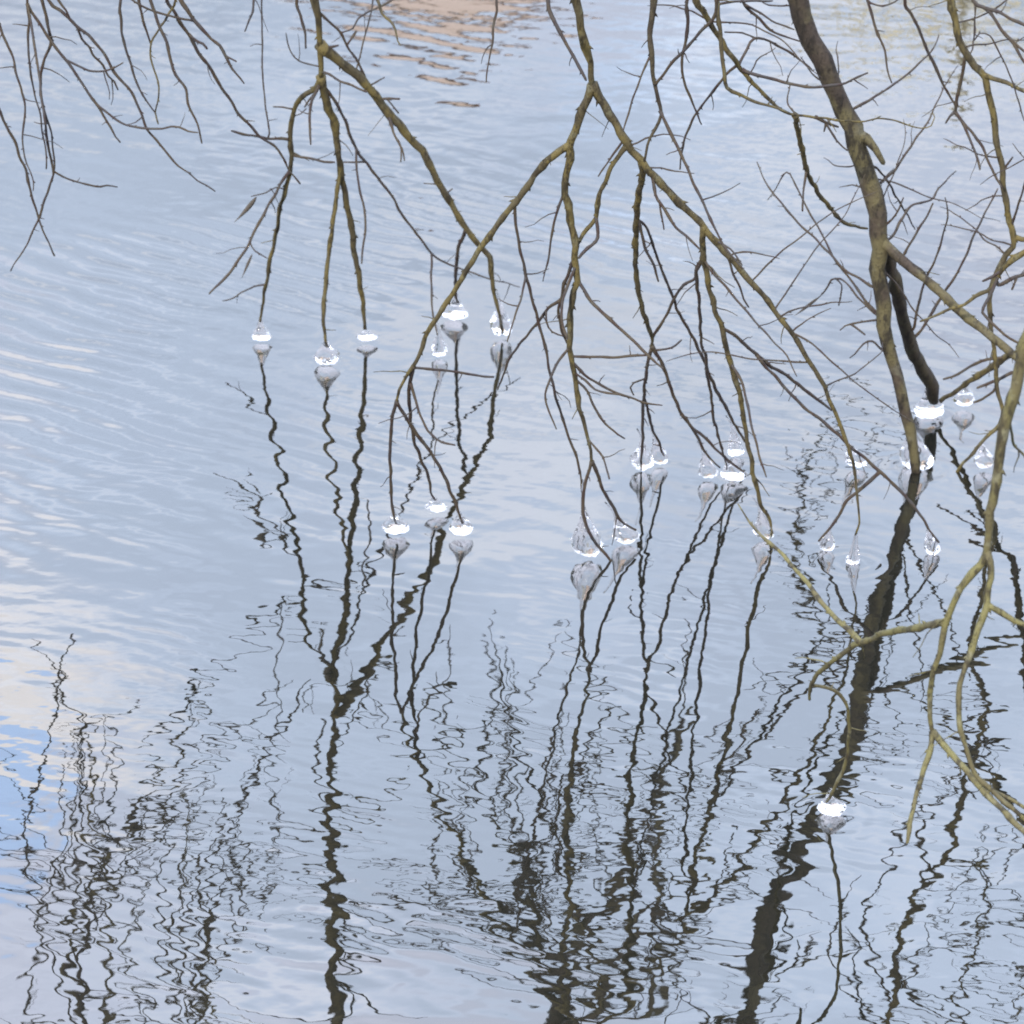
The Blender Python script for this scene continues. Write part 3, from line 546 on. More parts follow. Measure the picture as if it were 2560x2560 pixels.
  ('L2f', 'm', 'twig', "0.107,7.093,0.898,3.3 0.093,7.100,0.853,2.9 0.084,7.106,0.813,2.6 0.078,7.113,0.768,2.2 0.071,7.120,0.727,1.9 0.064,7.125,0.694,1.7"),
  ('R', 'R', 'limb', "0.161,7.035,1.144,8.8 0.180,7.044,1.100,8.6 0.198,7.050,1.069,8.4 0.217,7.057,1.037,8.2 0.235,7.064,1.005,8.1 0.261,7.072,0.972,7.9 0.272,7.075,0.956,7.8 0.295,7.082,0.928,7.6 0.321,7.089,0.899,7.4 0.343,7.095,0.874,7.3 0.366,7.101,0.853,7.1 0.392,7.109,0.820,6.9 0.419,7.117,0.782,6.7 0.446,7.125,0.749,6.5 0.469,7.131,0.723,6.4 0.496,7.138,0.689,6.2 0.523,7.146,0.655,6.0 0.547,7.153,0.621,5.8 0.571,7.161,0.587,5.6 0.598,7.169,0.548,5.4 0.615,7.175,0.514,5.2 0.639,7.183,0.475,5.0 0.660,7.191,0.436,4.8 0.677,7.198,0.393,4.6 0.694,7.205,0.358,4.4 0.707,7.212,0.314,4.2 0.718,7.217,0.288,4.1 0.730,7.223,0.252,3.9 0.738,7.231,0.208,3.7 0.743,7.236,0.173,3.5 0.749,7.244,0.128,3.3 0.751,7.249,0.096,3.2 0.745,7.254,0.067,3.0"),
  ('L2d', 'R', 'side_branch', "0.234,7.064,1.007,6.1 0.221,7.069,0.992,5.9 0.207,7.077,0.967,5.7 0.193,7.087,0.933,5.4 0.181,7.097,0.900,5.2 0.174,7.106,0.867,4.9 0.171,7.114,0.837,4.7 0.162,7.119,0.820,4.6 0.148,7.126,0.798,4.4 0.134,7.136,0.764,4.1"),
  ('L2d1', 'R', 'twig', "0.172,7.113,0.839,3.7 0.176,7.101,0.799,3.5 0.155,7.092,0.779,3.4 0.137,7.084,0.759,3.3"),
  ('R1', 'R', 'side_branch', "0.263,7.072,0.970,7.3 0.265,7.114,0.921,7.1 0.262,7.155,0.874,6.9 0.260,7.204,0.815,6.7 0.259,7.253,0.756,6.4 0.261,7.306,0.690,6.2 0.266,7.355,0.629,5.9 0.274,7.409,0.562,5.6 0.284,7.446,0.516,5.4 0.297,7.488,0.464,5.2 0.309,7.521,0.422,5.0 0.308,7.552,0.382,4.9"),
  ('R1a', 'R', 'twig', "0.308,7.548,0.387,4.0 0.300,7.582,0.332,3.9 0.298,7.617,0.277,3.8 0.296,7.644,0.232,3.7 0.296,7.675,0.181,3.6 0.298,7.719,0.107,3.4 0.298,7.753,0.050,3.3 0.298,7.780,0.003,3.2"),
  ('R1b', 'R', 'twig', "0.308,7.539,0.399,4.4 0.329,7.563,0.352,4.2 0.342,7.581,0.316,4.0 0.356,7.601,0.274,3.9 0.369,7.621,0.232,3.7 0.383,7.639,0.195,3.5 0.395,7.649,0.178,3.5 0.417,7.672,0.135,3.3 0.435,7.693,0.091,3.1 0.453,7.710,0.058,2.9 0.477,7.727,0.031,2.8"),
  ('R1b1', 'R', 'twig', "0.381,7.638,0.198,3.6 0.408,7.653,0.159,3.4 0.437,7.668,0.128,3.3 0.463,7.681,0.096,3.1 0.489,7.695,0.064,3.0 0.510,7.705,0.045,2.9 0.532,7.715,0.023,2.7"),
  ('R1c', 'R', 'twig', "0.296,7.640,0.238,3.1 0.305,7.667,0.206,3.1 0.313,7.702,0.162,3.0 0.323,7.738,0.117,2.9 0.337,7.770,0.078,2.9 0.350,7.811,0.026,2.8"),
  ('R1d', 'R', 'twig', "0.308,7.552,0.382,2.7 0.340,7.546,0.388,2.5 0.359,7.543,0.396,2.3 0.374,7.539,0.412,2.2"),
  ('R1e', 'R', 'twig', "0.299,7.605,0.296,2.2 0.272,7.613,0.282,2.0 0.265,7.617,0.270,1.9 0.273,7.623,0.249,1.8"),
  ('R1f', 'R', 'twig', "0.308,7.519,0.425,3.5 0.325,7.493,0.466,3.5 0.339,7.471,0.498,3.5 0.349,7.449,0.535,3.5 0.359,7.432,0.562,3.5 0.370,7.417,0.583,3.4 0.393,7.394,0.607,3.4 0.395,7.377,0.638,3.4 0.404,7.360,0.664,3.4"),
  ('R2', 'R', 'twig', "0.284,7.079,0.941,3.7 0.291,7.069,0.901,3.4 0.309,7.061,0.874,3.2 0.327,7.053,0.846,2.9 0.342,7.048,0.829,2.8 0.364,7.041,0.812,2.6 0.382,7.035,0.795,2.4"),
  ('R2b', 'R', 'twig', "0.299,7.066,0.890,2.0 0.304,7.068,0.856,1.8 0.310,7.071,0.825,1.6"),
  ('R3', 'R', 'twig', "0.260,7.208,0.810,3.3 0.273,7.230,0.759,3.1 0.278,7.244,0.727,3.0 0.290,7.257,0.699,2.8 0.302,7.270,0.671,2.7 0.310,7.283,0.638,2.5"),
  ('R4', 'R', 'twig', "0.260,7.217,0.799,2.5 0.279,7.246,0.774,2.6 0.294,7.287,0.728,2.7 0.312,7.346,0.661,2.8 0.330,7.396,0.603,2.9 0.349,7.446,0.544,3.1 0.367,7.496,0.485,3.2 0.389,7.540,0.436,3.3 0.408,7.582,0.387,3.4 0.417,7.602,0.363,3.5 0.432,7.638,0.320,3.6 0.447,7.677,0.271,3.7 0.466,7.719,0.220,3.8 0.490,7.767,0.162,3.9 0.510,7.809,0.111,4.0 0.530,7.846,0.065,4.1 0.542,7.868,0.038,4.2"),
  ('R5', 'R', 'side_branch', "0.393,7.109,0.819,6.6 0.392,7.124,0.776,6.5 0.395,7.136,0.741,6.4 0.404,7.151,0.697,6.3 0.413,7.167,0.652,6.1 0.426,7.181,0.611,6.0 0.439,7.194,0.575,5.9 0.448,7.206,0.539,5.8 0.453,7.217,0.507,5.8 0.461,7.226,0.479,5.7 0.470,7.239,0.442,5.6 0.484,7.253,0.400,5.5 0.493,7.268,0.353,5.3 0.503,7.285,0.302,5.2 0.511,7.300,0.254,5.1 0.519,7.313,0.216,5.0 0.524,7.322,0.187,4.9 0.533,7.336,0.144,4.8 0.547,7.352,0.095,4.7 0.560,7.360,0.070,4.6 0.570,7.370,0.040,4.5 0.569,7.380,0.006,4.4"),
  ('R5a', 'R', 'twig', "0.395,7.134,0.745,3.7 0.386,7.166,0.711,3.7 0.386,7.194,0.678,3.6 0.394,7.252,0.610,3.5 0.402,7.309,0.541,3.5 0.408,7.370,0.466,3.4 0.421,7.410,0.418,3.3 0.428,7.457,0.359,3.2 0.440,7.506,0.298,3.1 0.448,7.563,0.225,3.0 0.459,7.602,0.176,3.0 0.473,7.651,0.113,2.9 0.487,7.691,0.062,2.8 0.493,7.715,0.030,2.7"),
  ('R5b', 'R', 'twig', "0.396,7.137,0.738,2.9 0.421,7.119,0.708,2.7 0.442,7.106,0.689,2.6 0.461,7.093,0.666,2.5 0.486,7.078,0.644,2.3 0.508,7.063,0.619,2.2 0.526,7.053,0.603,2.1 0.544,7.042,0.587,2.0 0.566,7.028,0.565,1.8 0.586,7.009,0.528,1.6"),
  ('R5c', 'R', 'twig', "0.441,7.197,0.565,3.8 0.475,7.230,0.534,3.7 0.492,7.250,0.509,3.7 0.521,7.280,0.475,3.7 0.559,7.318,0.432,3.7 0.593,7.350,0.400,3.6 0.627,7.384,0.360,3.6 0.666,7.421,0.318,3.6 0.702,7.456,0.278,3.5"),
  ('R5d', 'R', 'twig', "0.521,7.280,0.475,3.4 0.541,7.281,0.446,3.4 0.569,7.283,0.417,3.4 0.596,7.284,0.384,3.4 0.628,7.286,0.351,3.4 0.660,7.288,0.325,3.4 0.688,7.289,0.300,3.4 0.715,7.291,0.275,3.4 0.739,7.292,0.249,3.5 0.767,7.294,0.228,3.5 0.796,7.295,0.198,3.5 0.828,7.297,0.168,3.5 0.852,7.298,0.142,3.5 0.877,7.300,0.112,3.5 0.894,7.301,0.087,3.5 0.911,7.302,0.057,3.5 0.933,7.303,0.028,3.5"),
  ('R5e', 'R', 'twig', "0.796,7.295,0.198,4.3 0.777,7.299,0.176,4.2 0.752,7.304,0.148,3.9 0.730,7.308,0.126,3.7 0.712,7.314,0.085,3.5 0.694,7.318,0.054,3.3 0.672,7.323,0.022,3.1"),
  ('R5f', 'R', 'twig', "0.463,7.228,0.473,3.0 0.480,7.211,0.453,2.9 0.491,7.193,0.427,2.8 0.500,7.168,0.389,2.6 0.507,7.147,0.357,2.5 0.516,7.127,0.328,2.3 0.523,7.110,0.303,2.2 0.535,7.088,0.271,2.1"),
  ('R6', 'R', 'twig', "0.415,7.116,0.787,2.5 0.448,7.102,0.772,2.1 0.473,7.088,0.742,1.6"),
  ('R6b', 'R', 'twig', "0.443,7.124,0.752,2.5 0.459,7.138,0.705,2.3 0.475,7.150,0.670,2.2 0.483,7.157,0.643,2.2 0.494,7.164,0.623,2.1"),
  ('R7', 'R', 'twig', "0.226,7.061,1.020,2.8 0.207,7.066,0.989,2.4 0.193,7.070,0.965,2.0 0.182,7.073,0.949,1.8 0.175,7.075,0.937,1.6"),
  ('U1', 'm', 'side_branch', "0.102,6.906,1.531,4.6 0.089,6.884,1.442,4.3 0.068,6.863,1.361,4.0 0.070,6.859,1.345,4.0 0.084,6.852,1.322,3.9 0.098,6.845,1.295,3.8 0.112,6.837,1.266,3.7 0.129,6.829,1.239,3.6 0.143,6.822,1.213,3.5"),
  ('U2', 'm', 'side_branch', "0.099,6.886,1.590,4.6 0.031,6.873,1.516,4.0 -0.019,6.861,1.440,3.4 -0.030,6.851,1.364,2.9 -0.030,6.849,1.344,2.8 -0.036,6.845,1.313,2.6 -0.037,6.841,1.279,2.4 -0.043,6.838,1.255,2.2 -0.049,6.834,1.231,2.1 -0.050,6.831,1.207,1.9"),
 ],
 'slim': [
  ('m', 'm', 'limb', "0.343,6.447,2.993,14.2 0.299,6.656,1.902,12.4 0.289,6.702,1.731,10.7 0.282,6.743,1.578,9.3 0.273,6.772,1.463,8.2 0.270,6.793,1.380,7.4 0.268,6.801,1.350,7.1 0.267,6.809,1.316,6.8 0.268,6.821,1.266,6.3 0.272,6.831,1.228,5.9 0.278,6.838,1.197,5.6 0.286,6.846,1.166,5.3 0.290,6.854,1.135,5.0 0.280,6.862,1.104,4.7 0.270,6.868,1.080,4.4 0.264,6.876,1.049,4.1 0.261,6.880,1.031,3.9"),
  ('a', 'm', 'twig', "0.289,6.852,1.143,3.5 0.295,6.847,1.130,3.4 0.307,6.839,1.107,3.3 0.321,6.830,1.081,3.2 0.332,6.823,1.061,3.1 0.346,6.812,1.029,2.9 0.360,6.801,0.996,2.8 0.377,6.792,0.970,2.6 0.388,6.783,0.943,2.5 0.402,6.774,0.917,2.3 0.412,6.767,0.897,2.2 0.433,6.757,0.872,2.1 0.451,6.749,0.852,2.0"),
  ('b', 'm', 'twig', "0.268,6.822,1.263,2.3 0.261,6.821,1.249,2.3 0.250,6.820,1.221,2.2 0.236,6.817,1.182,2.1 0.226,6.815,1.147,2.0 0.216,6.813,1.112,1.9"),
  ('c', 'm', 'twig', "0.278,6.838,1.199,3.1 0.297,6.817,1.232,3.1 0.314,6.801,1.258,3.2 0.323,6.792,1.271,3.2 0.342,6.772,1.301,3.2 0.364,6.751,1.332,3.3 0.383,6.730,1.365,3.3 0.388,6.711,1.402,3.3 0.388,6.692,1.438,3.4"),
 ],
 'arching': [
  ('m', 'm', 'limb', "0.163,6.581,2.911,14.7 0.279,6.880,1.858,12.8 0.307,6.955,1.675,10.4 0.328,7.012,1.529,8.7 0.347,7.063,1.397,7.3 0.368,7.101,1.297,6.3 0.383,7.113,1.268,6.0 0.398,7.123,1.247,5.8 0.414,7.135,1.218,5.5 0.433,7.149,1.185,5.2 0.453,7.162,1.155,4.9 0.461,7.167,1.142,4.8 0.480,7.179,1.117,4.5 0.504,7.193,1.086,4.2 0.527,7.205,1.060,4.0 0.550,7.217,1.037,3.8 0.573,7.227,1.023,3.6 0.589,7.233,1.017,3.5 0.612,7.242,1.013,3.3 0.642,7.254,1.007,3.1 0.681,7.269,0.996,2.9 0.734,7.290,0.988,2.6 0.761,7.301,0.991,2.5 0.792,7.313,0.985,2.4 0.820,7.324,0.972,2.3 0.855,7.338,0.958,2.2 0.879,7.348,0.961,2.1 0.886,7.355,0.977,2.1 0.881,7.360,0.987,2.1"),
  ('a', 'm', 'side_branch', "0.330,7.019,1.512,5.5 0.394,7.035,1.396,4.9 0.407,7.045,1.312,4.6 0.410,7.049,1.275,4.4 0.417,7.054,1.230,4.2 0.421,7.058,1.199,4.1 0.424,7.062,1.161,4.0 0.432,7.066,1.127,3.8 0.456,7.070,1.111,3.7 0.489,7.074,1.095,3.5 0.525,7.078,1.083,3.4 0.555,7.082,1.070,3.2"),
  ('b', 'm', 'side_branch', "0.340,7.046,1.441,4.3 0.357,7.073,1.354,4.0 0.348,7.092,1.289,3.7 0.353,7.104,1.249,3.5 0.349,7.116,1.209,3.3 0.344,7.126,1.173,3.2 0.345,7.136,1.140,3.0 0.352,7.146,1.104,2.9 0.368,7.158,1.066,2.7 0.384,7.170,1.025,2.5 0.388,7.173,1.017,2.5"),
  ('d', 'm', 'twig', "0.460,7.166,1.144,3.3 0.479,7.190,1.173,3.0 0.494,7.205,1.190,2.9 0.525,7.222,1.179,2.7 0.564,7.247,1.151,2.4 0.595,7.268,1.125,2.2 0.619,7.285,1.101,2.1"),
  ('d2', 'm', 'twig', "0.496,7.206,1.189,2.0 0.469,7.215,1.198,1.9 0.434,7.226,1.197,1.6"),
  ('e', 'm', 'twig', "0.459,7.166,1.146,3.2 0.437,7.184,1.119,3.1 0.417,7.204,1.087,3.0 0.397,7.225,1.050,2.8 0.380,7.243,1.018,2.6 0.367,7.262,0.982,2.5 0.357,7.281,0.945,2.4 0.353,7.296,0.913,2.2 0.352,7.313,0.877,2.1"),
  ('f', 'm', 'twig', "0.468,7.171,1.133,3.7 0.496,7.153,1.128,3.5 0.528,7.134,1.126,3.3 0.555,7.116,1.122,3.2 0.583,7.099,1.119,3.1 0.610,7.082,1.122,2.9 0.641,7.063,1.132,2.8 0.667,7.046,1.143,2.6 0.690,7.030,1.158,2.5 0.708,7.017,1.171,2.4"),
  ('g', 'm', 'side_branch', "0.583,7.231,1.019,5.8 0.594,7.284,0.971,5.6 0.604,7.330,0.930,5.5 0.617,7.381,0.883,5.3 0.627,7.427,0.841,5.2 0.643,7.475,0.798,5.0 0.664,7.525,0.753,4.8 0.689,7.574,0.713,4.6 0.713,7.624,0.672,4.5 0.738,7.666,0.639,4.3 0.770,7.712,0.616,4.1 0.794,7.744,0.601,4.0"),
  ('g2', 'm', 'twig', "0.628,7.429,0.839,3.0 0.622,7.419,0.803,2.6 0.620,7.411,0.774,2.3 0.620,7.406,0.754,2.1"),
  ('h', 'm', 'twig', "0.627,7.248,1.010,3.7 0.651,7.263,0.993,3.1 0.678,7.280,0.979,2.5"),
  ('h2', 'm', 'twig', "0.651,7.263,0.993,2.9 0.648,7.270,0.972,2.1"),
  ('i', 'm', 'twig', "0.650,7.263,0.993,2.5 0.674,7.258,0.956,2.0 0.696,7.254,0.936,1.7"),
  ('k', 'm', 'side_branch', "0.335,7.033,1.476,4.3 0.421,7.082,1.376,3.7 0.461,7.114,1.294,3.3 0.473,7.123,1.273,3.1 0.499,7.136,1.248,3.0 0.522,7.148,1.222,2.8 0.552,7.161,1.206,2.6 0.586,7.175,1.191,2.4"),
  ('k2', 'm', 'twig', "0.467,7.119,1.283,2.4 0.498,7.124,1.265,2.2 0.531,7.130,1.242,1.9 0.568,7.136,1.227,1.6"),
  ('k3', 'm', 'twig', "0.408,7.046,1.303,2.8 0.436,7.058,1.305,2.6 0.465,7.070,1.304,2.4 0.520,7.093,1.298,2.0"),
 ],
 'trunk': [
  ('m', 'm', 'limb', "0.418,7.634,2.854,31.8 0.533,7.680,1.744,27.7 0.566,7.693,1.513,26.3 0.584,7.701,1.382,25.5 0.600,7.708,1.250,24.7 0.618,7.715,1.133,24.0 0.635,7.717,1.092,23.8 0.654,7.720,1.044,23.4 0.679,7.723,0.995,23.1 0.700,7.725,0.954,22.8 0.718,7.728,0.913,22.5 0.735,7.730,0.871,22.2 0.750,7.732,0.838,22.0 0.765,7.734,0.796,21.7 0.781,7.737,0.755,21.4 0.790,7.739,0.721,21.2 0.802,7.741,0.683,20.9 0.814,7.743,0.636,20.6 0.818,7.745,0.594,20.3 0.821,7.748,0.551,20.0 0.824,7.750,0.508,19.8 0.829,7.752,0.465,19.5 0.837,7.755,0.413,19.1 0.845,7.757,0.365,18.8 0.852,7.759,0.321,18.4 0.864,7.761,0.286,18.2 0.878,7.763,0.242,17.8 0.890,7.766,0.198,17.5 0.900,7.768,0.153,17.1 0.913,7.770,0.109,16.8 0.923,7.772,0.064,16.4 0.929,7.774,0.028,16.1 0.933,7.776,-0.009,15.7"),
  ('a', 'm', 'side_branch', "0.755,7.733,0.825,13.3 0.784,7.725,0.816,10.8 0.803,7.717,0.794,8.4 0.820,7.709,0.765,5.7"),
  ('b', 'm', 'side_branch', "0.819,7.746,0.581,14.8 0.839,7.777,0.541,15.0 0.853,7.806,0.501,15.1 0.869,7.842,0.450,15.4 0.883,7.878,0.399,15.6 0.897,7.918,0.341,15.9 0.916,7.958,0.283,16.1 0.934,7.995,0.230,16.4 0.957,8.033,0.175,16.6 0.980,8.068,0.126,16.8 0.997,8.094,0.089,17.0 1.009,8.128,0.037,17.2"),
  ('cc', 'm', 'side_branch', "0.819,7.746,0.577,12.1 0.842,7.734,0.560,11.8 0.865,7.722,0.543,11.6 0.893,7.708,0.523,11.3 0.924,7.691,0.499,10.9 0.955,7.674,0.476,10.6 0.986,7.657,0.448,10.2 1.017,7.640,0.425,9.8 1.048,7.624,0.405,9.5 1.071,7.612,0.389,9.2 1.086,7.604,0.377,9.1 1.117,7.588,0.356,8.7 1.148,7.572,0.336,8.4 1.186,7.552,0.310,8.0"),
  ('d', 'm', 'twig', "0.733,7.730,0.875,3.5 0.760,7.756,0.878,3.4 0.799,7.797,0.888,3.1 0.843,7.843,0.901,2.8 0.882,7.886,0.915,2.5 0.917,7.927,0.933,2.3 0.940,7.954,0.945,2.1 0.958,7.982,0.962,1.9 0.965,8.000,0.976,1.8"),
  ('e', 'm', 'twig', "0.799,7.740,0.694,3.6 0.821,7.764,0.701,3.4 0.854,7.802,0.717,3.2 0.885,7.848,0.744,2.8 0.912,7.889,0.769,2.6 0.940,7.927,0.791,2.3 0.954,7.956,0.812,2.1 0.972,7.989,0.835,1.9 1.000,8.037,0.868,1.6 1.019,8.064,0.885,1.4"),
  ('f', 'm', 'twig', "0.779,7.736,0.760,2.7 0.816,7.785,0.727,2.5 0.842,7.827,0.688,2.4 0.864,7.870,0.645,2.3 0.897,7.933,0.582,2.1 0.931,8.000,0.513,1.8"),
  ('g', 'm', 'twig', "0.817,7.745,0.598,3.1 0.840,7.735,0.618,2.7 0.857,7.723,0.647,2.3 0.868,7.710,0.685,1.8"),
  ('g2', 'm', 'twig', "0.820,7.747,0.564,3.6 0.855,7.791,0.566,3.3 0.885,7.855,0.591,3.0 0.913,7.902,0.605,2.7 0.959,7.955,0.600,2.5 0.979,7.992,0.614,2.3 1.027,8.064,0.634,1.9"),
  ('h', 'm', 'twig', "0.858,7.726,0.548,3.6 0.874,7.725,0.542,3.4 0.895,7.722,0.585,3.0 0.917,7.719,0.628,2.6 0.935,7.716,0.670,2.2"),
  ('i', 'm', 'twig', "0.916,7.958,0.283,3.7 0.932,7.953,0.285,3.6 0.939,7.931,0.359,3.3 0.947,7.914,0.412,3.0 0.957,7.903,0.446,2.8 0.973,7.887,0.495,2.5 0.981,7.870,0.552,2.3 0.987,7.855,0.599,2.0 0.977,7.842,0.642,1.8"),
  ('j', 'm', 'twig', "0.928,7.983,0.247,3.7 0.940,7.982,0.257,3.7 0.967,7.977,0.298,3.5 0.989,7.973,0.344,3.3 1.015,7.968,0.393,3.1 1.041,7.962,0.447,2.9 1.058,7.957,0.501,2.8 1.079,7.952,0.559,2.5 1.100,7.947,0.607,2.4 1.109,7.945,0.629,2.3"),
  ('k', 'm', 'twig', "0.830,7.752,0.461,3.2 0.813,7.763,0.457,3.1 0.782,7.786,0.470,3.0 0.751,7.809,0.483,2.9 0.724,7.835,0.508,2.7 0.690,7.866,0.536,2.6 0.658,7.892,0.557,2.4 0.627,7.922,0.586,2.3 0.596,7.953,0.618,2.1 0.576,7.976,0.645,2.0 0.561,8.000,0.676,1.8"),
  ('l', 'm', 'twig', "0.839,7.755,0.400,3.2 0.823,7.764,0.397,3.1 0.800,7.782,0.416,3.0 0.777,7.804,0.447,2.8 0.753,7.825,0.473,2.7 0.726,7.851,0.507,2.5 0.702,7.879,0.549,2.3 0.679,7.903,0.583,2.1 0.663,7.922,0.611,1.9 0.647,7.941,0.639,1.8 0.627,7.959,0.665,1.7 0.606,7.983,0.617,1.5 0.588,8.000,0.584,1.4"),
  ('mm', 'm', 'twig', "0.842,7.756,0.383,2.7 0.826,7.773,0.385,2.6 0.806,7.799,0.397,2.5 0.788,7.824,0.410,2.4 0.769,7.851,0.426,2.3 0.750,7.875,0.437,2.1 0.732,7.893,0.428,2.1 0.726,7.908,0.406,2.0 0.709,7.936,0.370,1.8"),
  ('mm2', 'm', 'twig', "0.743,7.882,0.433,1.8 0.755,7.891,0.416,1.8 0.756,7.902,0.391,1.8 0.753,7.917,0.357,1.8"),
  ('n', 'm', 'twig', "0.843,7.756,0.378,2.7 0.823,7.753,0.380,2.5 0.782,7.744,0.378,2.2 0.753,7.739,0.372,1.9 0.741,7.736,0.362,1.8"),
  ('n2', 'm', 'twig', "0.766,7.741,0.375,2.3 0.781,7.730,0.367,2.0 0.796,7.718,0.358,1.8"),
  ('p', 'm', 'twig', "0.859,7.760,0.301,2.7 0.842,7.752,0.307,2.6 0.815,7.735,0.335,2.3 0.794,7.724,0.335,2.2 0.773,7.707,0.315,1.9 0.762,7.700,0.309,1.8"),
 ],
 'right': [
  ('m', 'm', 'limb', "0.662,7.539,2.810,10.1 0.842,7.616,1.715,8.8 0.886,7.635,1.526,8.5 0.911,7.650,1.369,8.2 0.931,7.662,1.244,8.0 0.947,7.671,1.145,7.9 0.956,7.674,1.112,7.8 0.967,7.678,1.071,7.8 0.980,7.681,1.035,7.7 0.993,7.684,1.014,7.7 1.010,7.686,0.993,7.6 1.031,7.689,0.968,7.6 1.043,7.692,0.931,7.5 1.055,7.696,0.890,7.5 1.062,7.700,0.848,7.4 1.071,7.704,0.802,7.3 1.081,7.708,0.755,7.3 1.090,7.713,0.709,7.2 1.101,7.716,0.666,7.1 1.107,7.720,0.628,7.1 1.117,7.722,0.597,7.0 1.121,7.725,0.567,7.0 1.105,7.728,0.545,6.9 1.084,7.733,0.493,6.8 1.075,7.736,0.449,6.8 1.078,7.741,0.401,6.7 1.085,7.745,0.348,6.6 1.097,7.751,0.282,6.5 1.103,7.755,0.233,6.4 1.116,7.759,0.183,6.4 1.123,7.761,0.160,6.3 1.115,7.764,0.124,6.3 1.089,7.768,0.087,6.2 1.063,7.772,0.051,6.1 1.040,7.775,0.023,6.0 1.028,7.777,0.000,6.0"),
  ('a', 'm', 'side_branch', "1.026,7.688,0.974,5.7 1.060,7.673,0.965,5.2 1.086,7.661,0.957,4.7 1.113,7.649,0.948,4.3 1.142,7.636,0.944,3.9"),
  ('c', 'm', 'twig', "0.987,7.683,1.024,4.3 0.986,7.689,1.005,4.3 0.984,7.700,0.969,4.2 0.978,7.714,0.925,4.1 0.976,7.726,0.885,4.0 0.976,7.729,0.874,4.0"),
  ('c1', 'm', 'twig', "0.976,7.728,0.878,3.5 0.964,7.725,0.867,2.9 0.955,7.722,0.853,2.2"),
  ('c2', 'm', 'twig', "0.976,7.728,0.876,3.5 0.994,7.721,0.854,3.4 1.017,7.712,0.828,3.2 1.037,7.703,0.802,3.1 1.053,7.693,0.768,2.9 1.070,7.685,0.738,2.8 1.082,7.678,0.716,2.6"),
  ('c3', 'm', 'twig', "0.992,7.722,0.856,3.1 1.005,7.704,0.826,2.8 1.020,7.687,0.799,2.5 1.029,7.667,0.764,2.2"),
  ('d', 'm', 'twig', "0.914,7.652,1.351,4.3 0.869,7.688,1.246,4.0 0.853,7.723,1.131,3.7 0.871,7.734,1.096,3.7 0.894,7.749,1.048,3.5 0.917,7.765,0.999,3.4 0.941,7.780,0.950,3.3 0.959,7.791,0.914,3.2 0.985,7.806,0.869,3.1"),
  ('e', 'm', 'side_branch', "0.906,7.647,1.404,4.7 0.811,7.639,1.293,4.0 0.758,7.634,1.207,3.6 0.764,7.631,1.155,3.4 0.775,7.630,1.120,3.2 0.788,7.628,1.081,3.1 0.804,7.626,1.042,2.9 0.810,7.624,1.007,2.7 0.822,7.622,0.974,2.6"),
  ('e2', 'm', 'twig', "0.766,7.631,1.150,2.1 0.796,7.620,1.145,2.0 0.821,7.609,1.157,1.8 0.838,7.599,1.179,1.7"),
  ('f', 'm', 'side_branch', "0.921,7.656,1.306,5.1 0.957,7.627,1.244,4.7 0.987,7.593,1.165,4.2 1.013,7.581,1.149,4.0 1.035,7.568,1.125,3.8 1.054,7.555,1.098,3.6 1.076,7.541,1.074,3.4 1.092,7.529,1.048,3.2 1.118,7.515,1.023,3.0"),
  ('f2', 'm', 'twig', "1.011,7.582,1.150,3.8 1.041,7.563,1.146,3.6 1.066,7.546,1.135,3.4 1.088,7.532,1.128,3.2 1.116,7.513,1.117,3.0"),
  ('f3', 'm', 'twig', "1.049,7.558,1.105,3.0 1.072,7.544,1.085,2.8 1.092,7.533,1.071,2.7 1.120,7.518,1.053,2.6"),
  ('g', 'm', 'twig', "0.991,7.591,1.163,1.7 0.993,7.606,1.072,1.7 1.004,7.609,1.087,1.7 1.028,7.613,1.081,1.7 1.045,7.619,1.052,1.7 1.068,7.626,1.011,1.7 1.086,7.633,0.969,1.7 1.105,7.642,0.918,1.7 1.117,7.648,0.880,1.7"),
  ('h', 'm', 'twig', "1.084,7.710,0.743,3.1 1.092,7.702,0.762,2.5 1.103,7.691,0.785,1.8"),
  ('h2', 'm', 'twig', "1.113,7.721,0.611,3.1 1.116,7.710,0.635,3.0 1.121,7.692,0.674,2.7 1.128,7.669,0.723,2.5 1.134,7.648,0.766,2.2"),
  ('q', 'm', 'side_branch', "1.118,7.723,0.589,5.4 1.138,7.723,0.583,5.4 1.166,7.723,0.581,5.4"),
 ],
 'hooked': [
  ('m', 'm', 'limb', "1.478,7.122,1.965,12.6 1.246,7.360,0.917,10.9 1.208,7.399,0.799,9.6 1.152,7.438,0.687,8.2 1.115,7.455,0.651,7.6 1.077,7.472,0.617,7.0 1.057,7.483,0.584,6.5 1.045,7.495,0.548,6.1 1.023,7.504,0.532,5.8 0.991,7.518,0.502,5.3 0.962,7.528,0.488,4.9 0.933,7.540,0.470,4.4 0.900,7.552,0.451,4.0"),
  ('a', 'm', 'twig', "1.056,7.484,0.583,3.9 1.042,7.472,0.548,3.7 1.030,7.464,0.526,3.6 1.023,7.456,0.504,3.5 1.035,7.450,0.490,3.4 1.057,7.441,0.472,3.3 1.080,7.432,0.455,3.2 1.111,7.421,0.443,3.0"),
  ('b', 'm', 'side_branch', "1.051,7.489,0.567,4.8 1.060,7.496,0.555,4.7 1.093,7.517,0.564,4.6 1.119,7.532,0.567,4.5 1.152,7.553,0.577,4.4"),
  ('b1', 'm', 'twig', "1.102,7.522,0.565,3.1 1.097,7.515,0.553,2.6 1.091,7.508,0.541,2.2"),
  ('c', 'm', 'twig', "1.063,7.480,0.594,3.5 1.038,7.481,0.577,2.9 1.023,7.482,0.569,2.6"),
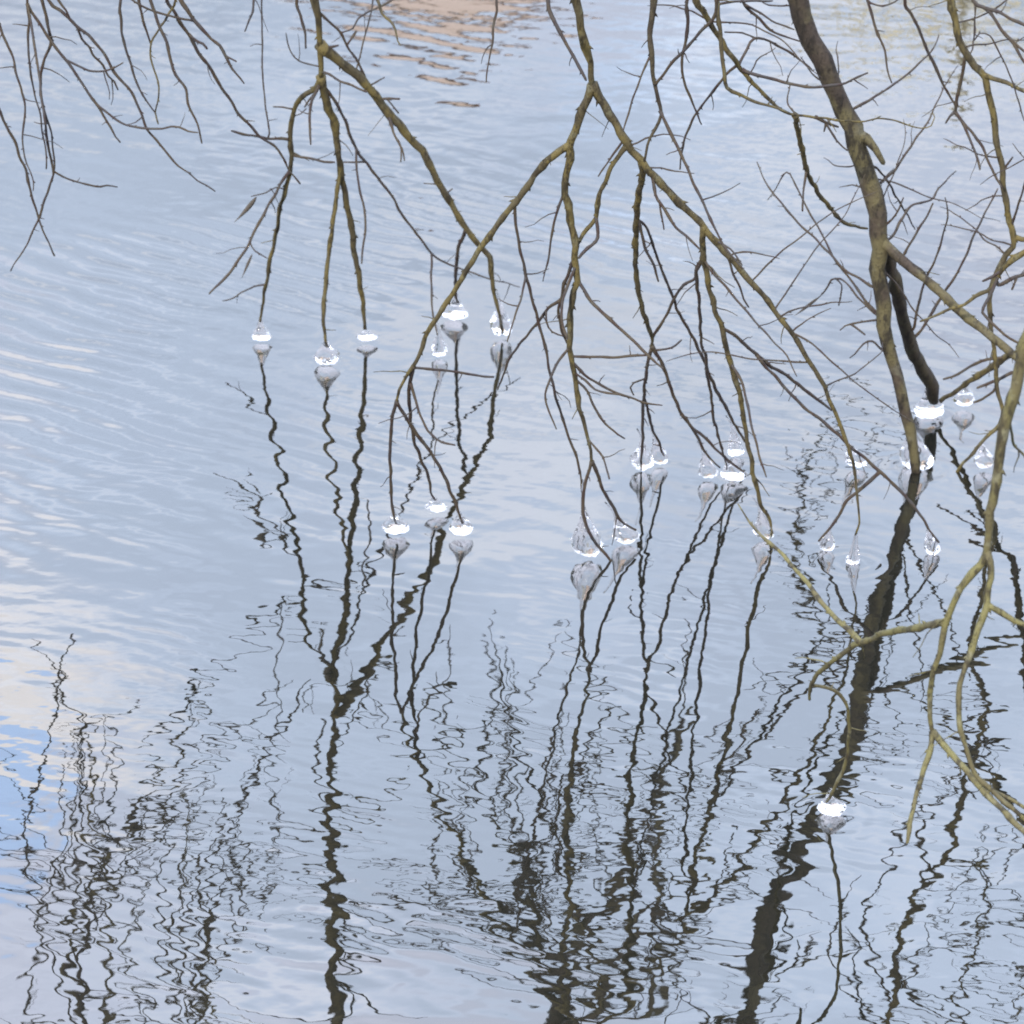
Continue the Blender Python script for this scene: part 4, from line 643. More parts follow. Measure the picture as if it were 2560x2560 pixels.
  ('e', 'm', 'side_branch', "1.208,7.399,0.799,8.1 1.208,7.605,0.566,7.9 1.194,7.759,0.388,7.7 1.178,7.861,0.271,7.6 1.148,7.910,0.235,7.5 1.123,7.956,0.195,7.5 1.101,7.999,0.157,7.4 1.072,8.052,0.110,7.3 1.042,8.105,0.062,7.2 1.022,8.141,0.030,7.2"),
  ('e2', 'm', 'twig', "1.145,7.915,0.230,3.7 1.094,7.933,0.215,3.4 1.040,7.953,0.174,3.0 1.009,7.964,0.157,2.8"),
  ('f', 'm', 'twig', "1.181,7.839,0.296,4.6 1.176,7.833,0.233,4.4 1.147,7.829,0.222,4.4 1.115,7.826,0.208,4.3 1.070,7.821,0.190,4.1"),
  ('f2', 'm', 'twig', "1.118,7.826,0.209,3.7 1.110,7.843,0.172,3.3 1.089,7.860,0.148,3.0 1.070,7.873,0.134,2.8"),
 ],
 'near': [
  ('m', 'm', 'limb', "1.044,5.151,3.019,15.8 0.925,5.248,1.914,13.8 0.887,5.279,1.663,12.2 0.853,5.301,1.480,11.1 0.816,5.320,1.318,10.1 0.805,5.329,1.241,9.7 0.798,5.331,1.216,9.5 0.795,5.335,1.182,9.4 0.789,5.339,1.145,9.2 0.783,5.343,1.110,9.0 0.777,5.347,1.079,8.8 0.774,5.351,1.041,8.6 0.772,5.355,1.003,8.4 0.769,5.359,0.961,8.2 0.765,5.363,0.925,8.0 0.765,5.367,0.887,7.9 0.763,5.371,0.847,7.7 0.756,5.373,0.828,7.6 0.743,5.375,0.811,7.5 0.727,5.379,0.784,7.3 0.717,5.382,0.757,7.2 0.710,5.385,0.731,7.1 0.703,5.387,0.711,7.0 0.701,5.389,0.687,6.9 0.700,5.392,0.657,6.8 0.693,5.395,0.630,6.7 0.688,5.398,0.602,6.6 0.688,5.402,0.559,6.4 0.693,5.406,0.518,6.3 0.699,5.408,0.500,6.3"),
  ('a1', 'm', 'side_branch', "0.696,5.407,0.510,5.0 0.689,5.386,0.474,4.7 0.676,5.367,0.444,4.5 0.665,5.349,0.414,4.3 0.656,5.329,0.381,4.1 0.651,5.312,0.353,4.0"),
  ('a2', 'm', 'side_branch', "0.696,5.407,0.510,5.6 0.721,5.375,0.489,5.5 0.749,5.340,0.468,5.4 0.776,5.305,0.447,5.3 0.803,5.272,0.430,5.1 0.831,5.239,0.414,5.0 0.876,5.184,0.385,4.8"),
  ('a3', 'a3', 'limb', "0.705,5.386,0.717,6.5 0.686,5.437,0.691,6.3 0.664,5.495,0.657,6.0 0.641,5.552,0.626,5.8 0.622,5.599,0.596,5.6 0.606,5.642,0.566,5.4 0.592,5.678,0.542,5.2 0.578,5.719,0.510,5.0 0.560,5.775,0.462,4.7 0.543,5.827,0.417,4.4 0.535,5.868,0.376,4.2 0.537,5.920,0.319,4.0"),
  ('a3a', 'a3', 'side_branch', "0.599,5.660,0.554,5.8 0.594,5.666,0.555,5.8 0.580,5.688,0.565,5.5 0.560,5.714,0.573,5.2 0.543,5.739,0.585,4.9 0.526,5.765,0.597,4.5 0.515,5.787,0.611,4.2 0.495,5.815,0.622,3.9 0.475,5.844,0.637,3.5 0.452,5.874,0.648,3.1 0.428,5.905,0.661,2.7 0.414,5.929,0.675,2.4 0.401,5.952,0.689,2.1"),
  ('a3b', 'a3', 'twig', "0.535,5.873,0.371,3.2 0.571,5.900,0.352,3.3 0.593,5.920,0.327,3.3 0.608,5.941,0.290,3.4 0.615,5.968,0.239,3.5 0.619,5.999,0.180,3.5 0.616,6.026,0.128,3.6 0.603,6.056,0.074,3.7 0.592,6.082,0.027,3.8"),
  ('b', 'm', 'side_branch', "0.763,5.371,0.851,5.8 0.769,5.368,0.833,5.7 0.770,5.364,0.810,5.6 0.769,5.359,0.783,5.5 0.767,5.355,0.760,5.4 0.758,5.351,0.734,5.3 0.750,5.346,0.704,5.1 0.739,5.341,0.678,5.0 0.732,5.336,0.651,4.9 0.728,5.333,0.633,4.8 0.726,5.327,0.595,4.6 0.734,5.319,0.546,4.4 0.748,5.312,0.502,4.2 0.762,5.307,0.475,4.0 0.793,5.300,0.445,3.8 0.838,5.291,0.411,3.6 0.890,5.280,0.372,3.3"),
  ('b1', 'm', 'side_branch', "0.768,5.356,0.763,4.8 0.789,5.355,0.751,4.7 0.810,5.354,0.738,4.5 0.828,5.353,0.731,4.4 0.857,5.352,0.714,4.2"),
  ('e', 'm', 'twig', "0.782,5.343,1.107,2.2 0.799,5.395,1.035,2.1 0.812,5.415,1.009,2.0 0.834,5.440,0.980,1.9"),
  ('g', 'm', 'twig', "0.741,5.349,0.474,3.0 0.775,5.330,0.449,2.9 0.808,5.313,0.438,2.8 0.838,5.298,0.426,2.7 0.870,5.282,0.415,2.6"),
 ],
 'mirrorcentre': [  # added bough out of view, thickens the mirror image of the centre limbs
  ('m', 'm', 'limb', "0.143,8.896,2.251,27.2 0.113,8.928,2.158,25.2 0.112,8.954,2.078,23.6 0.097,8.973,2.020,22.4 0.064,8.999,1.949,20.8 0.060,9.023,1.877,19.3 0.046,9.046,1.805,17.8 0.045,9.075,1.719,16.1 0.015,9.088,1.692,15.2"),
  ('b', 'm', 'side_branch', "0.112,8.952,2.085,19.2 0.150,8.949,2.015,18.5 0.179,8.948,1.971,17.9 0.187,8.946,1.885,17.1 0.223,8.944,1.833,16.5 0.259,8.943,1.807,16.0 0.295,8.939,1.687,14.8 0.324,8.938,1.653,14.4 0.317,8.936,1.594,13.8 0.359,8.934,1.518,13.0 0.402,8.932,1.451,12.2 0.436,8.928,1.327,11.0 0.471,8.925,1.245,10.1 0.498,8.923,1.163,9.3"),
  ('c', 'm', 'side_branch', "0.124,8.915,2.195,20.4 0.224,8.894,2.137,18.8 0.253,8.876,2.032,17.5 0.288,8.859,1.937,16.3 0.324,8.846,1.870,15.3 0.344,8.829,1.768,14.1 0.394,8.814,1.701,13.0 0.400,8.806,1.656,12.5 0.381,8.793,1.583,11.6 0.397,8.776,1.484,10.4 0.417,8.767,1.438,9.8"),
  ('c2', 'm', 'side_branch', "0.253,8.876,2.032,12.3 0.207,8.870,1.952,10.9 0.188,8.864,1.855,9.5 0.221,8.858,1.785,8.3"),
  ('d', 'm', 'side_branch', "0.127,8.913,2.201,15.3 0.359,8.890,2.170,13.3 0.405,8.878,2.033,12.2 0.413,8.865,1.873,11.0 0.403,8.854,1.740,10.0 0.439,8.849,1.696,9.6 0.511,8.840,1.641,8.9 0.538,8.833,1.563,8.2"),
  ('e', 'm', 'side_branch', "0.404,8.854,1.740,6.6 0.443,8.887,1.852,5.7 0.477,8.924,1.984,4.7 0.450,8.952,2.077,4.0"),
  ('f', 'm', 'side_branch', "0.080,8.987,1.983,9.6 0.000,9.015,1.924,8.3 -0.061,9.038,1.869,7.2 -0.114,9.060,1.813,6.1 -0.143,9.078,1.755,5.2 -0.158,9.093,1.703,4.5"),
  ('g', 'm', 'twig', "-0.096,9.052,1.832,5.1 -0.174,9.052,1.834,4.8 -0.211,9.052,1.826,4.7 -0.225,9.052,1.775,4.5 -0.217,9.052,1.707,4.3 -0.202,9.052,1.623,4.0 -0.224,9.052,1.556,3.8 -0.205,9.052,1.489,3.6 -0.200,9.052,1.423,3.3"),
  ('h', 'm', 'side_branch', "0.045,9.070,1.733,6.8 0.000,9.054,1.674,6.4 -0.046,9.036,1.606,6.1 -0.053,9.024,1.549,5.8 -0.089,9.008,1.483,5.5 -0.104,8.998,1.436,5.3 -0.140,8.980,1.361,5.0 -0.183,8.958,1.269,4.5 -0.211,8.941,1.196,4.2 -0.239,8.920,1.105,3.8"),
  ('fan0', 'm', 'twig', "0.402,8.932,1.451,3.8 0.387,8.923,1.379,3.6 0.360,8.914,1.311,3.4 0.323,8.905,1.252,3.1 0.294,8.897,1.187,2.9 0.259,8.888,1.126,2.7 0.219,8.879,1.070,2.5 0.190,8.870,1.007,2.3 0.161,8.862,0.944,2.1 0.139,8.853,0.878,1.9"),
  ('fan1', 'm', 'twig', "-0.053,9.024,1.549,4.6 -0.046,9.015,1.495,4.3 -0.032,9.006,1.443,4.0 -0.019,8.997,1.391,3.7 -0.016,8.988,1.337,3.4 -0.008,8.979,1.285,3.1 -0.006,8.970,1.231,2.8 0.005,8.960,1.180,2.5 0.006,8.951,1.127,2.2 0.014,8.942,1.075,1.9"),
  ('fan2', 'm', 'twig', "0.381,8.793,1.583,3.3 0.403,8.783,1.510,3.1 0.424,8.772,1.437,3.0 0.450,8.762,1.367,2.8 0.479,8.752,1.298,2.6 0.517,8.741,1.239,2.5 0.547,8.731,1.173,2.3 0.574,8.720,1.105,2.2 0.588,8.710,1.033,2.0 0.603,8.700,0.961,1.9"),
  ('fan3', 'm', 'twig', "-0.183,8.958,1.269,3.6 -0.181,8.938,1.176,3.2 -0.181,8.918,1.083,2.7 -0.171,8.899,0.993,2.3 -0.159,8.879,0.903,1.9"),
  ('fan4', 'm', 'twig', "0.295,8.939,1.687,4.6 0.343,8.952,1.636,4.3 0.394,8.965,1.589,4.0 0.438,8.979,1.534,3.7 0.490,8.992,1.488,3.4 0.551,9.005,1.454,3.1 0.617,9.018,1.434,2.8 0.684,9.031,1.416,2.5 0.753,9.044,1.404,2.2 0.819,9.057,1.384,1.9"),
  ('fan5', 'm', 'twig', "-0.114,9.060,1.813,4.8 -0.134,9.047,1.756,4.5 -0.147,9.034,1.697,4.1 -0.150,9.022,1.637,3.8 -0.162,9.009,1.578,3.5 -0.167,8.996,1.518,3.2 -0.174,8.983,1.459,2.9 -0.189,8.971,1.402,2.5 -0.207,8.958,1.347,2.2 -0.219,8.945,1.290,1.9"),
  ('fan6', 'm', 'twig', "0.060,9.023,1.877,3.2 0.085,9.007,1.797,3.1 0.120,8.991,1.723,2.9 0.165,8.975,1.660,2.8 0.211,8.959,1.597,2.6 0.265,8.943,1.547,2.5 0.316,8.927,1.492,2.3 0.358,8.911,1.428,2.2 0.402,8.895,1.366,2.1 0.434,8.879,1.296,1.9"),
  ('fan7', 'm', 'twig', "0.413,8.865,1.873,4.2 0.412,8.880,1.805,4.0 0.397,8.895,1.740,3.7 0.392,8.910,1.674,3.4 0.383,8.926,1.608,3.2 0.386,8.941,1.541,2.9 0.401,8.956,1.477,2.7 0.413,8.971,1.412,2.4 0.423,8.987,1.347,2.2 0.434,9.002,1.282,1.9"),
  ('fan8', 'm', 'twig', "0.000,9.015,1.924,4.1 0.020,9.017,1.852,3.9 0.046,9.019,1.782,3.6 0.065,9.022,1.709,3.4 0.078,9.024,1.636,3.1 0.105,9.026,1.567,2.9 0.131,9.029,1.499,2.7 0.159,9.031,1.432,2.4 0.174,9.033,1.361,2.2 0.185,9.036,1.289,1.9"),
  ('fan9', 'm', 'twig', "0.064,8.999,1.949,2.9 0.059,9.016,1.882,2.8 0.041,9.034,1.818,2.7 0.027,9.051,1.752,2.6 0.012,9.069,1.687,2.5 0.002,9.086,1.621,2.4 -0.012,9.104,1.556,2.3 -0.020,9.121,1.490,2.2 -0.021,9.139,1.423,2.1 -0.036,9.156,1.359,2.0"),
  ('fan10', 'm', 'twig', "0.000,9.054,1.674,4.5 0.003,9.049,1.573,4.2 -0.000,9.045,1.473,3.8 -0.009,9.040,1.373,3.4 -0.025,9.036,1.276,3.0 -0.045,9.032,1.181,2.6 -0.062,9.027,1.086,2.3 -0.085,9.023,0.993,1.9"),
  ('fan11', 'm', 'twig', "0.060,9.023,1.877,5.0 0.072,9.037,1.805,4.6 0.084,9.051,1.733,4.3 0.100,9.065,1.662,4.0 0.110,9.080,1.589,3.6 0.114,9.094,1.517,3.3 0.124,9.108,1.445,2.9 0.138,9.122,1.375,2.6 0.139,9.137,1.303,2.3 0.144,9.151,1.231,2.0"),
  ('fan12', 'm', 'twig', "-0.089,9.008,1.483,4.6 -0.087,9.014,1.423,4.3 -0.081,9.019,1.363,4.0 -0.066,9.025,1.305,3.7 -0.051,9.030,1.248,3.4 -0.044,9.035,1.189,3.1 -0.046,9.041,1.130,2.8 -0.047,9.046,1.071,2.5 -0.055,9.052,1.013,2.2 -0.056,9.057,0.954,1.9"),
  ('fan13', 'm', 'twig', "0.259,8.943,1.807,3.4 0.259,8.953,1.755,3.3 0.250,8.963,1.704,3.1 0.243,8.974,1.652,2.9 0.238,8.984,1.601,2.8 0.232,8.994,1.549,2.6 0.225,9.005,1.498,2.4 0.227,9.015,1.447,2.3 0.228,9.025,1.395,2.1 0.232,9.036,1.344,1.9"),
  ('fan14', 'm', 'twig', "-0.143,9.078,1.755,4.5 -0.149,9.086,1.722,4.2 -0.150,9.093,1.688,4.0 -0.150,9.101,1.654,3.7 -0.149,9.109,1.621,3.4 -0.147,9.117,1.587,3.1 -0.138,9.124,1.555,2.8 -0.127,9.132,1.524,2.5 -0.121,9.140,1.491,2.3 -0.117,9.148,1.458,2.0"),
  ('fan15', 'm', 'twig', "-0.104,8.998,1.436,3.2 -0.087,8.998,1.369,3.0 -0.061,8.997,1.306,2.9 -0.026,8.997,1.249,2.7 0.018,8.997,1.201,2.5 0.055,8.997,1.145,2.4 0.085,8.996,1.086,2.2 0.104,8.996,1.022,2.1 0.130,8.996,0.961,1.9"),
  ('fan16', 'm', 'twig', "0.439,8.849,1.696,3.9 0.433,8.835,1.651,3.7 0.423,8.822,1.607,3.5 0.406,8.809,1.567,3.2 0.391,8.796,1.526,3.0 0.369,8.783,1.489,2.8 0.353,8.769,1.449,2.6 0.333,8.756,1.412,2.3 0.308,8.743,1.380,2.1 0.289,8.730,1.343,1.9"),
  ('fan17', 'm', 'twig', "0.097,8.973,2.020,4.1 0.091,8.963,1.964,3.9 0.091,8.953,1.908,3.6 0.085,8.942,1.852,3.4 0.073,8.932,1.798,3.1 0.058,8.922,1.745,2.9 0.049,8.912,1.691,2.6 0.034,8.901,1.639,2.4 0.027,8.891,1.585,2.2 0.019,8.881,1.531,1.9"),
  ('fan18', 'm', 'twig', "0.359,8.890,2.170,2.9 0.359,8.903,2.090,2.8 0.345,8.917,2.012,2.7 0.325,8.930,1.936,2.6 0.315,8.943,1.858,2.5 0.317,8.957,1.780,2.4 0.328,8.970,1.703,2.2 0.324,8.983,1.625,2.1 0.306,8.996,1.550,2.0 0.287,9.010,1.475,1.9"),
  ('fan19', 'm', 'twig', "-0.046,9.036,1.606,3.1 -0.021,9.050,1.550,2.9 -0.005,9.064,1.491,2.8 -0.001,9.079,1.430,2.7 0.000,9.093,1.369,2.6 -0.001,9.107,1.308,2.4 -0.008,9.121,1.248,2.3 -0.021,9.136,1.189,2.2 -0.021,9.150,1.128,2.1 -0.023,9.164,1.068,1.9"),
  ('fan20', 'm', 'twig', "0.046,9.046,1.805,4.5 0.040,9.062,1.730,4.2 0.031,9.077,1.655,4.0 0.028,9.092,1.580,3.7 0.026,9.107,1.505,3.4 0.029,9.122,1.431,3.1 0.017,9.137,1.358,2.8 0.017,9.152,1.283,2.5 0.003,9.167,1.211,2.2 -0.007,9.182,1.138,1.9"),
  ('fan21', 'm', 'twig', "0.400,8.806,1.656,3.4 0.365,8.800,1.564,3.3 0.315,8.794,1.483,3.1 0.257,8.788,1.411,2.9 0.193,8.783,1.345,2.7 0.132,8.777,1.277,2.6 0.080,8.771,1.201,2.4 0.021,8.765,1.133,2.2 -0.047,8.759,1.077,2.0 -0.123,8.754,1.038,1.9"),
  ('fan22', 'm', 'twig', "-0.114,9.060,1.813,3.9 -0.119,9.065,1.773,3.7 -0.119,9.071,1.732,3.5 -0.119,9.076,1.691,3.2 -0.121,9.082,1.651,3.0 -0.129,9.088,1.612,2.8 -0.140,9.093,1.573,2.6 -0.150,9.099,1.535,2.4 -0.156,9.104,1.495,2.2 -0.157,9.110,1.455,2.0"),
  ('fan23', 'm', 'twig', "0.324,8.938,1.653,4.6 0.299,8.947,1.633,4.3 0.271,8.957,1.618,4.0 0.246,8.967,1.599,3.7 0.218,8.976,1.583,3.4 0.187,8.986,1.574,3.1 0.158,8.996,1.561,2.8 0.126,9.005,1.553,2.5 0.097,9.015,1.539,2.2 0.069,9.024,1.524,2.0"),
  ('fan24', 'm', 'twig', "0.344,8.829,1.768,3.3 0.380,8.834,1.694,3.1 0.423,8.839,1.625,3.0 0.453,8.844,1.549,2.8 0.491,8.849,1.478,2.7 0.540,8.854,1.417,2.5 0.578,8.859,1.346,2.3 0.610,8.864,1.273,2.2 0.643,8.869,1.201,2.0 0.686,8.874,1.135,1.9"),
  ('fan25', 'm', 'twig', "0.436,8.928,1.327,4.9 0.443,8.939,1.283,4.5 0.455,8.950,1.241,4.2 0.465,8.961,1.198,3.9 0.472,8.973,1.154,3.6 0.478,8.984,1.111,3.2 0.480,8.995,1.067,2.9 0.481,9.006,1.023,2.6 0.474,9.017,0.980,2.2 0.467,9.029,0.936,1.9"),
 ],
 'mirrorleft': [
  ('m', 'm', 'limb', "-1.176,8.704,2.134,11.1 -1.181,8.718,2.039,10.5 -1.186,8.730,1.963,10.0 -1.210,8.743,1.886,9.5 -1.215,8.754,1.809,9.0 -1.195,8.762,1.764,8.7 -1.158,8.771,1.719,8.3 -1.148,8.783,1.643,7.8 -1.118,8.794,1.583,7.4 -1.080,8.805,1.524,6.9 -1.042,8.816,1.464,6.5 -1.004,8.830,1.382,5.9 -0.974,8.839,1.338,5.5 -0.924,8.849,1.303,5.1 -0.893,8.861,1.229,4.6 -0.842,8.873,1.178,4.2 -0.820,8.881,1.134,3.8 -0.841,8.886,1.113,3.6 -0.883,8.896,1.070,3.2"),
  ('b', 'm', 'side_branch', "-1.179,8.712,2.079,7.2 -1.122,8.713,2.035,6.9 -1.113,8.714,1.870,6.3 -1.102,8.715,1.746,5.8 -1.104,8.716,1.663,5.5 -1.101,8.716,1.557,5.0 -1.120,8.717,1.501,4.8 -1.135,8.717,1.428,4.5 -1.138,8.718,1.340,4.2 -1.131,8.719,1.284,4.0 -1.124,8.719,1.181,3.6 -1.155,8.720,1.150,3.4 -1.166,8.720,1.087,3.1 -1.177,8.721,1.033,2.9 -1.217,8.721,0.986,2.7"),
  ('d', 'm', 'twig', "-1.179,8.712,2.079,5.0 -1.320,8.720,2.033,4.6 -1.335,8.724,1.959,4.5 -1.310,8.728,1.878,4.3 -1.301,8.733,1.764,4.0 -1.269,8.737,1.700,3.8 -1.229,8.741,1.612,3.6 -1.203,8.746,1.517,3.4 -1.193,8.750,1.445,3.2 -1.195,8.755,1.343,3.0 -1.185,8.760,1.242,2.8 -1.176,8.762,1.203,2.7"),
  ('e', 'm', 'twig', "-1.177,8.706,2.118,5.5 -0.977,8.720,2.075,5.0 -0.888,8.726,2.037,4.8 -0.919,8.732,1.955,4.6 -0.913,8.737,1.866,4.4 -0.926,8.743,1.762,4.1 -0.916,8.750,1.658,3.9 -0.896,8.756,1.563,3.6 -0.887,8.761,1.484,3.4 -0.863,8.766,1.405,3.3"),
  ('f', 'm', 'side_branch', "-0.906,8.725,2.044,7.7 -0.834,8.707,1.983,6.4 -0.830,8.690,1.889,5.1 -0.792,8.682,1.867,4.5 -0.724,8.665,1.825,3.3"),
  ('f2', 'm', 'twig', "-0.830,8.690,1.889,4.9 -0.850,8.733,1.797,3.8 -0.863,8.746,1.771,3.5 -0.856,8.773,1.712,2.7"),
  ('g', 'm', 'side_branch', "-1.179,8.713,2.071,6.1 -1.009,8.753,2.060,5.2 -1.001,8.763,2.016,5.0 -1.044,8.784,1.936,4.5 -1.065,8.797,1.884,4.2 -1.056,8.818,1.787,3.7 -1.047,8.832,1.728,3.4 -1.017,8.845,1.677,3.1 -0.994,8.859,1.619,2.8"),
  ('h', 'm', 'twig', "-0.902,8.729,2.001,5.0 -0.781,8.679,1.767,4.1 -0.742,8.663,1.691,3.8 -0.703,8.645,1.608,3.5 -0.656,8.627,1.525,3.2 -0.662,8.618,1.480,3.1 -0.624,8.606,1.433,2.9 -0.587,8.592,1.378,2.7"),
  ('i', 'm', 'twig', "-0.673,8.633,1.554,4.3 -0.652,8.647,1.585,4.0 -0.677,8.676,1.666,3.3 -0.666,8.697,1.727,2.7"),
  ('j', 'm', 'twig', "-1.157,8.772,1.712,4.9 -1.063,8.808,1.641,4.4 -0.969,8.843,1.577,3.9 -0.829,8.886,1.633,3.3 -0.714,8.920,1.644,2.8"),
  ('fan0', 'm', 'twig', "-1.120,8.717,1.501,2.9 -1.114,8.728,1.425,2.7 -1.115,8.738,1.349,2.5 -1.101,8.749,1.274,2.3 -1.096,8.760,1.199,2.1 -1.087,8.771,1.125,1.9"),
  ('fan1', 'm', 'twig', "-1.056,8.818,1.787,2.6 -1.039,8.803,1.743,2.5 -1.029,8.788,1.696,2.4 -1.022,8.773,1.649,2.3 -1.023,8.758,1.602,2.3 -1.027,8.743,1.556,2.2 -1.033,8.727,1.511,2.1 -1.032,8.712,1.465,2.0 -1.034,8.697,1.419,2.0 -1.040,8.682,1.375,1.9"),
  ('fan3', 'm', 'twig', "-0.742,8.663,1.691,2.6 -0.738,8.677,1.638,2.5 -0.744,8.691,1.586,2.4 -0.739,8.706,1.533,2.3 -0.735,8.720,1.481,2.3 -0.738,8.734,1.428,2.2 -0.731,8.748,1.376,2.1 -0.722,8.762,1.324,2.0 -0.707,8.777,1.274,2.0 -0.684,8.791,1.227,1.9"),
  ('fan4', 'm', 'twig', "-0.896,8.756,1.563,2.2 -0.891,8.745,1.521,2.2 -0.883,8.733,1.481,2.1 -0.869,8.722,1.443,2.1 -0.852,8.711,1.407,2.1 -0.834,8.699,1.371,2.0 -0.820,8.688,1.333,2.0 -0.810,8.677,1.294,1.9 -0.800,8.665,1.255,1.9 -0.790,8.654,1.216,1.9"),
  ('fan5', 'm', 'twig', "-0.624,8.606,1.433,2.8 -0.633,8.627,1.388,2.6 -0.632,8.649,1.342,2.5 -0.636,8.670,1.296,2.4 -0.647,8.692,1.251,2.3 -0.667,8.713,1.209,2.1 -0.693,8.734,1.170,2.0 -0.722,8.756,1.134,1.9"),
  ('fan6', 'm', 'twig', "-1.009,8.753,2.060,2.9 -1.023,8.759,2.028,2.8 -1.032,8.764,1.995,2.6 -1.045,8.769,1.963,2.5 -1.064,8.775,1.935,2.4 -1.079,8.780,1.905,2.3 -1.097,8.785,1.877,2.2 -1.118,8.791,1.851,2.1 -1.140,8.796,1.827,2.0 -1.165,8.802,1.805,1.9"),
  ('fan7', 'm', 'twig', "-1.065,8.797,1.884,3.4 -1.082,8.781,1.828,3.2 -1.103,8.765,1.775,3.0 -1.130,8.750,1.727,2.9 -1.163,8.734,1.687,2.7 -1.200,8.719,1.655,2.5 -1.237,8.703,1.622,2.4 -1.275,8.687,1.593,2.2 -1.310,8.672,1.557,2.0 -1.344,8.656,1.522,1.9"),
  ('fan8', 'm', 'twig', "-0.781,8.679,1.767,3.6 -0.771,8.668,1.723,3.4 -0.767,8.657,1.678,3.2 -0.765,8.646,1.633,3.0 -0.766,8.635,1.589,2.8 -0.769,8.624,1.546,2.6 -0.769,8.613,1.502,2.4 -0.770,8.602,1.458,2.2 -0.777,8.591,1.416,2.1 -0.782,8.580,1.374,1.9"),
  ('fan9', 'm', 'twig', "-0.742,8.663,1.691,2.9 -0.738,8.667,1.656,2.8 -0.735,8.672,1.621,2.6 -0.737,8.676,1.586,2.5 -0.739,8.681,1.551,2.4 -0.740,8.685,1.516,2.3 -0.742,8.689,1.482,2.2 -0.748,8.694,1.448,2.1 -0.760,8.698,1.416,2.0 -0.771,8.703,1.383,1.9"),
  ('fan11', 'm', 'twig', "-1.017,8.845,1.677,2.9 -1.035,8.848,1.635,2.8 -1.058,8.850,1.596,2.7 -1.082,8.853,1.558,2.6 -1.111,8.855,1.525,2.4 -1.137,8.858,1.490,2.3 -1.160,8.860,1.451,2.2 -1.181,8.862,1.412,2.1 -1.209,8.865,1.378,2.0 -1.240,8.867,1.347,1.9"),
 ],
 'mirrorfar': [
  ('m', 'm', 'limb', "1.069,10.560,1.940,8.4 0.977,10.634,1.705,7.2 0.917,10.695,1.507,6.2 0.922,10.750,1.322,5.3 0.953,10.788,1.199,4.7 1.022,10.830,1.078,4.0 1.164,10.880,0.987,3.2"),
  ('b', 'm', 'twig', "0.919,10.721,1.420,4.5 1.024,10.753,1.309,3.7 1.113,10.777,1.236,3.1 1.203,10.797,1.202,2.6"),
  ('c', 'm', 'twig', "0.960,10.792,1.187,3.8 1.051,10.825,1.172,3.5 1.155,10.871,1.108,3.0 1.261,10.909,1.095,2.6"),
  ('fan0', 'm', 'twig', "1.113,10.777,1.236,3.1 1.142,10.770,1.222,3.0 1.168,10.763,1.202,2.9 1.194,10.755,1.182,2.8 1.223,10.748,1.167,2.7 1.252,10.740,1.155,2.6 1.282,10.733,1.149,2.5 1.311,10.725,1.137,2.4 1.340,10.718,1.125,2.3 1.368,10.710,1.109,2.2"),
  ('fan1', 'm', 'twig', "0.977,10.634,1.705,3.8 0.962,10.622,1.669,3.6 0.943,10.609,1.636,3.4 0.929,10.597,1.600,3.3 0.913,10.584,1.565,3.1 0.900,10.572,1.529,2.9 0.883,10.560,1.496,2.7 0.867,10.547,1.461,2.6 0.850,10.535,1.428,2.4 0.830,10.522,1.397,2.2"),
  ('fan2', 'm', 'twig', "0.917,10.695,1.507,2.8 0.925,10.706,1.479,2.7 0.931,10.717,1.450,2.7 0.932,10.728,1.421,2.6 0.939,10.739,1.392,2.5 0.947,10.750,1.364,2.5 0.951,10.761,1.335,2.4 0.961,10.772,1.308,2.4 0.967,10.783,1.279,2.3 0.979,10.794,1.253,2.2"),
  ('fan3', 'm', 'twig', "0.922,10.750,1.322,2.6 0.922,10.741,1.294,2.6 0.921,10.733,1.267,2.5 0.917,10.724,1.239,2.5 0.917,10.715,1.212,2.4 0.917,10.706,1.185,2.4 0.918,10.697,1.158,2.4 0.922,10.688,1.131,2.3 0.921,10.679,1.104,2.3 0.919,10.670,1.077,2.2"),
  ('fan4', 'm', 'twig', "1.024,10.753,1.309,2.2 1.027,10.761,1.286,2.2 1.026,10.768,1.264,2.2 1.026,10.775,1.241,2.2 1.031,10.783,1.219,2.2 1.030,10.790,1.197,2.2 1.033,10.798,1.174,2.2 1.034,10.805,1.152,2.2 1.035,10.813,1.130,2.2 1.032,10.820,1.107,2.2"),
  ('fan6', 'm', 'twig', "1.113,10.777,1.236,2.7 1.121,10.770,1.208,2.7 1.130,10.762,1.181,2.6 1.141,10.754,1.156,2.6 1.151,10.746,1.129,2.5 1.159,10.738,1.102,2.4 1.166,10.730,1.075,2.4 1.178,10.722,1.050,2.3 1.187,10.715,1.024,2.3 1.197,10.707,0.998,2.2"),
  ('fan7', 'm', 'twig', "0.922,10.750,1.322,3.4 0.917,10.755,1.304,3.2 0.910,10.760,1.288,3.1 0.903,10.765,1.271,3.0 0.896,10.769,1.255,2.9 0.890,10.774,1.238,2.7 0.885,10.779,1.220,2.6 0.883,10.784,1.203,2.5 0.878,10.788,1.185,2.4 0.874,10.793,1.168,2.2"),
  ('fan8', 'm', 'twig', "1.022,10.830,1.078,2.2 1.013,10.836,1.055,2.2 1.006,10.842,1.031,2.2 1.000,10.848,1.008,2.2"),
 ],
 'mirrorright': [
  ('m', 'm', 'limb', "1.232,8.640,2.094,8.3 1.238,8.664,2.006,7.6 1.245,8.674,1.972,7.3 1.226,8.692,1.907,6.8 1.243,8.711,1.843,6.3 1.274,8.735,1.765,5.6 1.274,8.742,1.736,5.4 1.291,8.763,1.665,4.8 1.282,8.787,1.579,4.2 1.260,8.800,1.537,3.8"),
  ('b', 'm', 'twig', "1.284,8.783,1.594,3.8 1.319,8.808,1.542,3.3 1.356,8.833,1.489,2.7"),
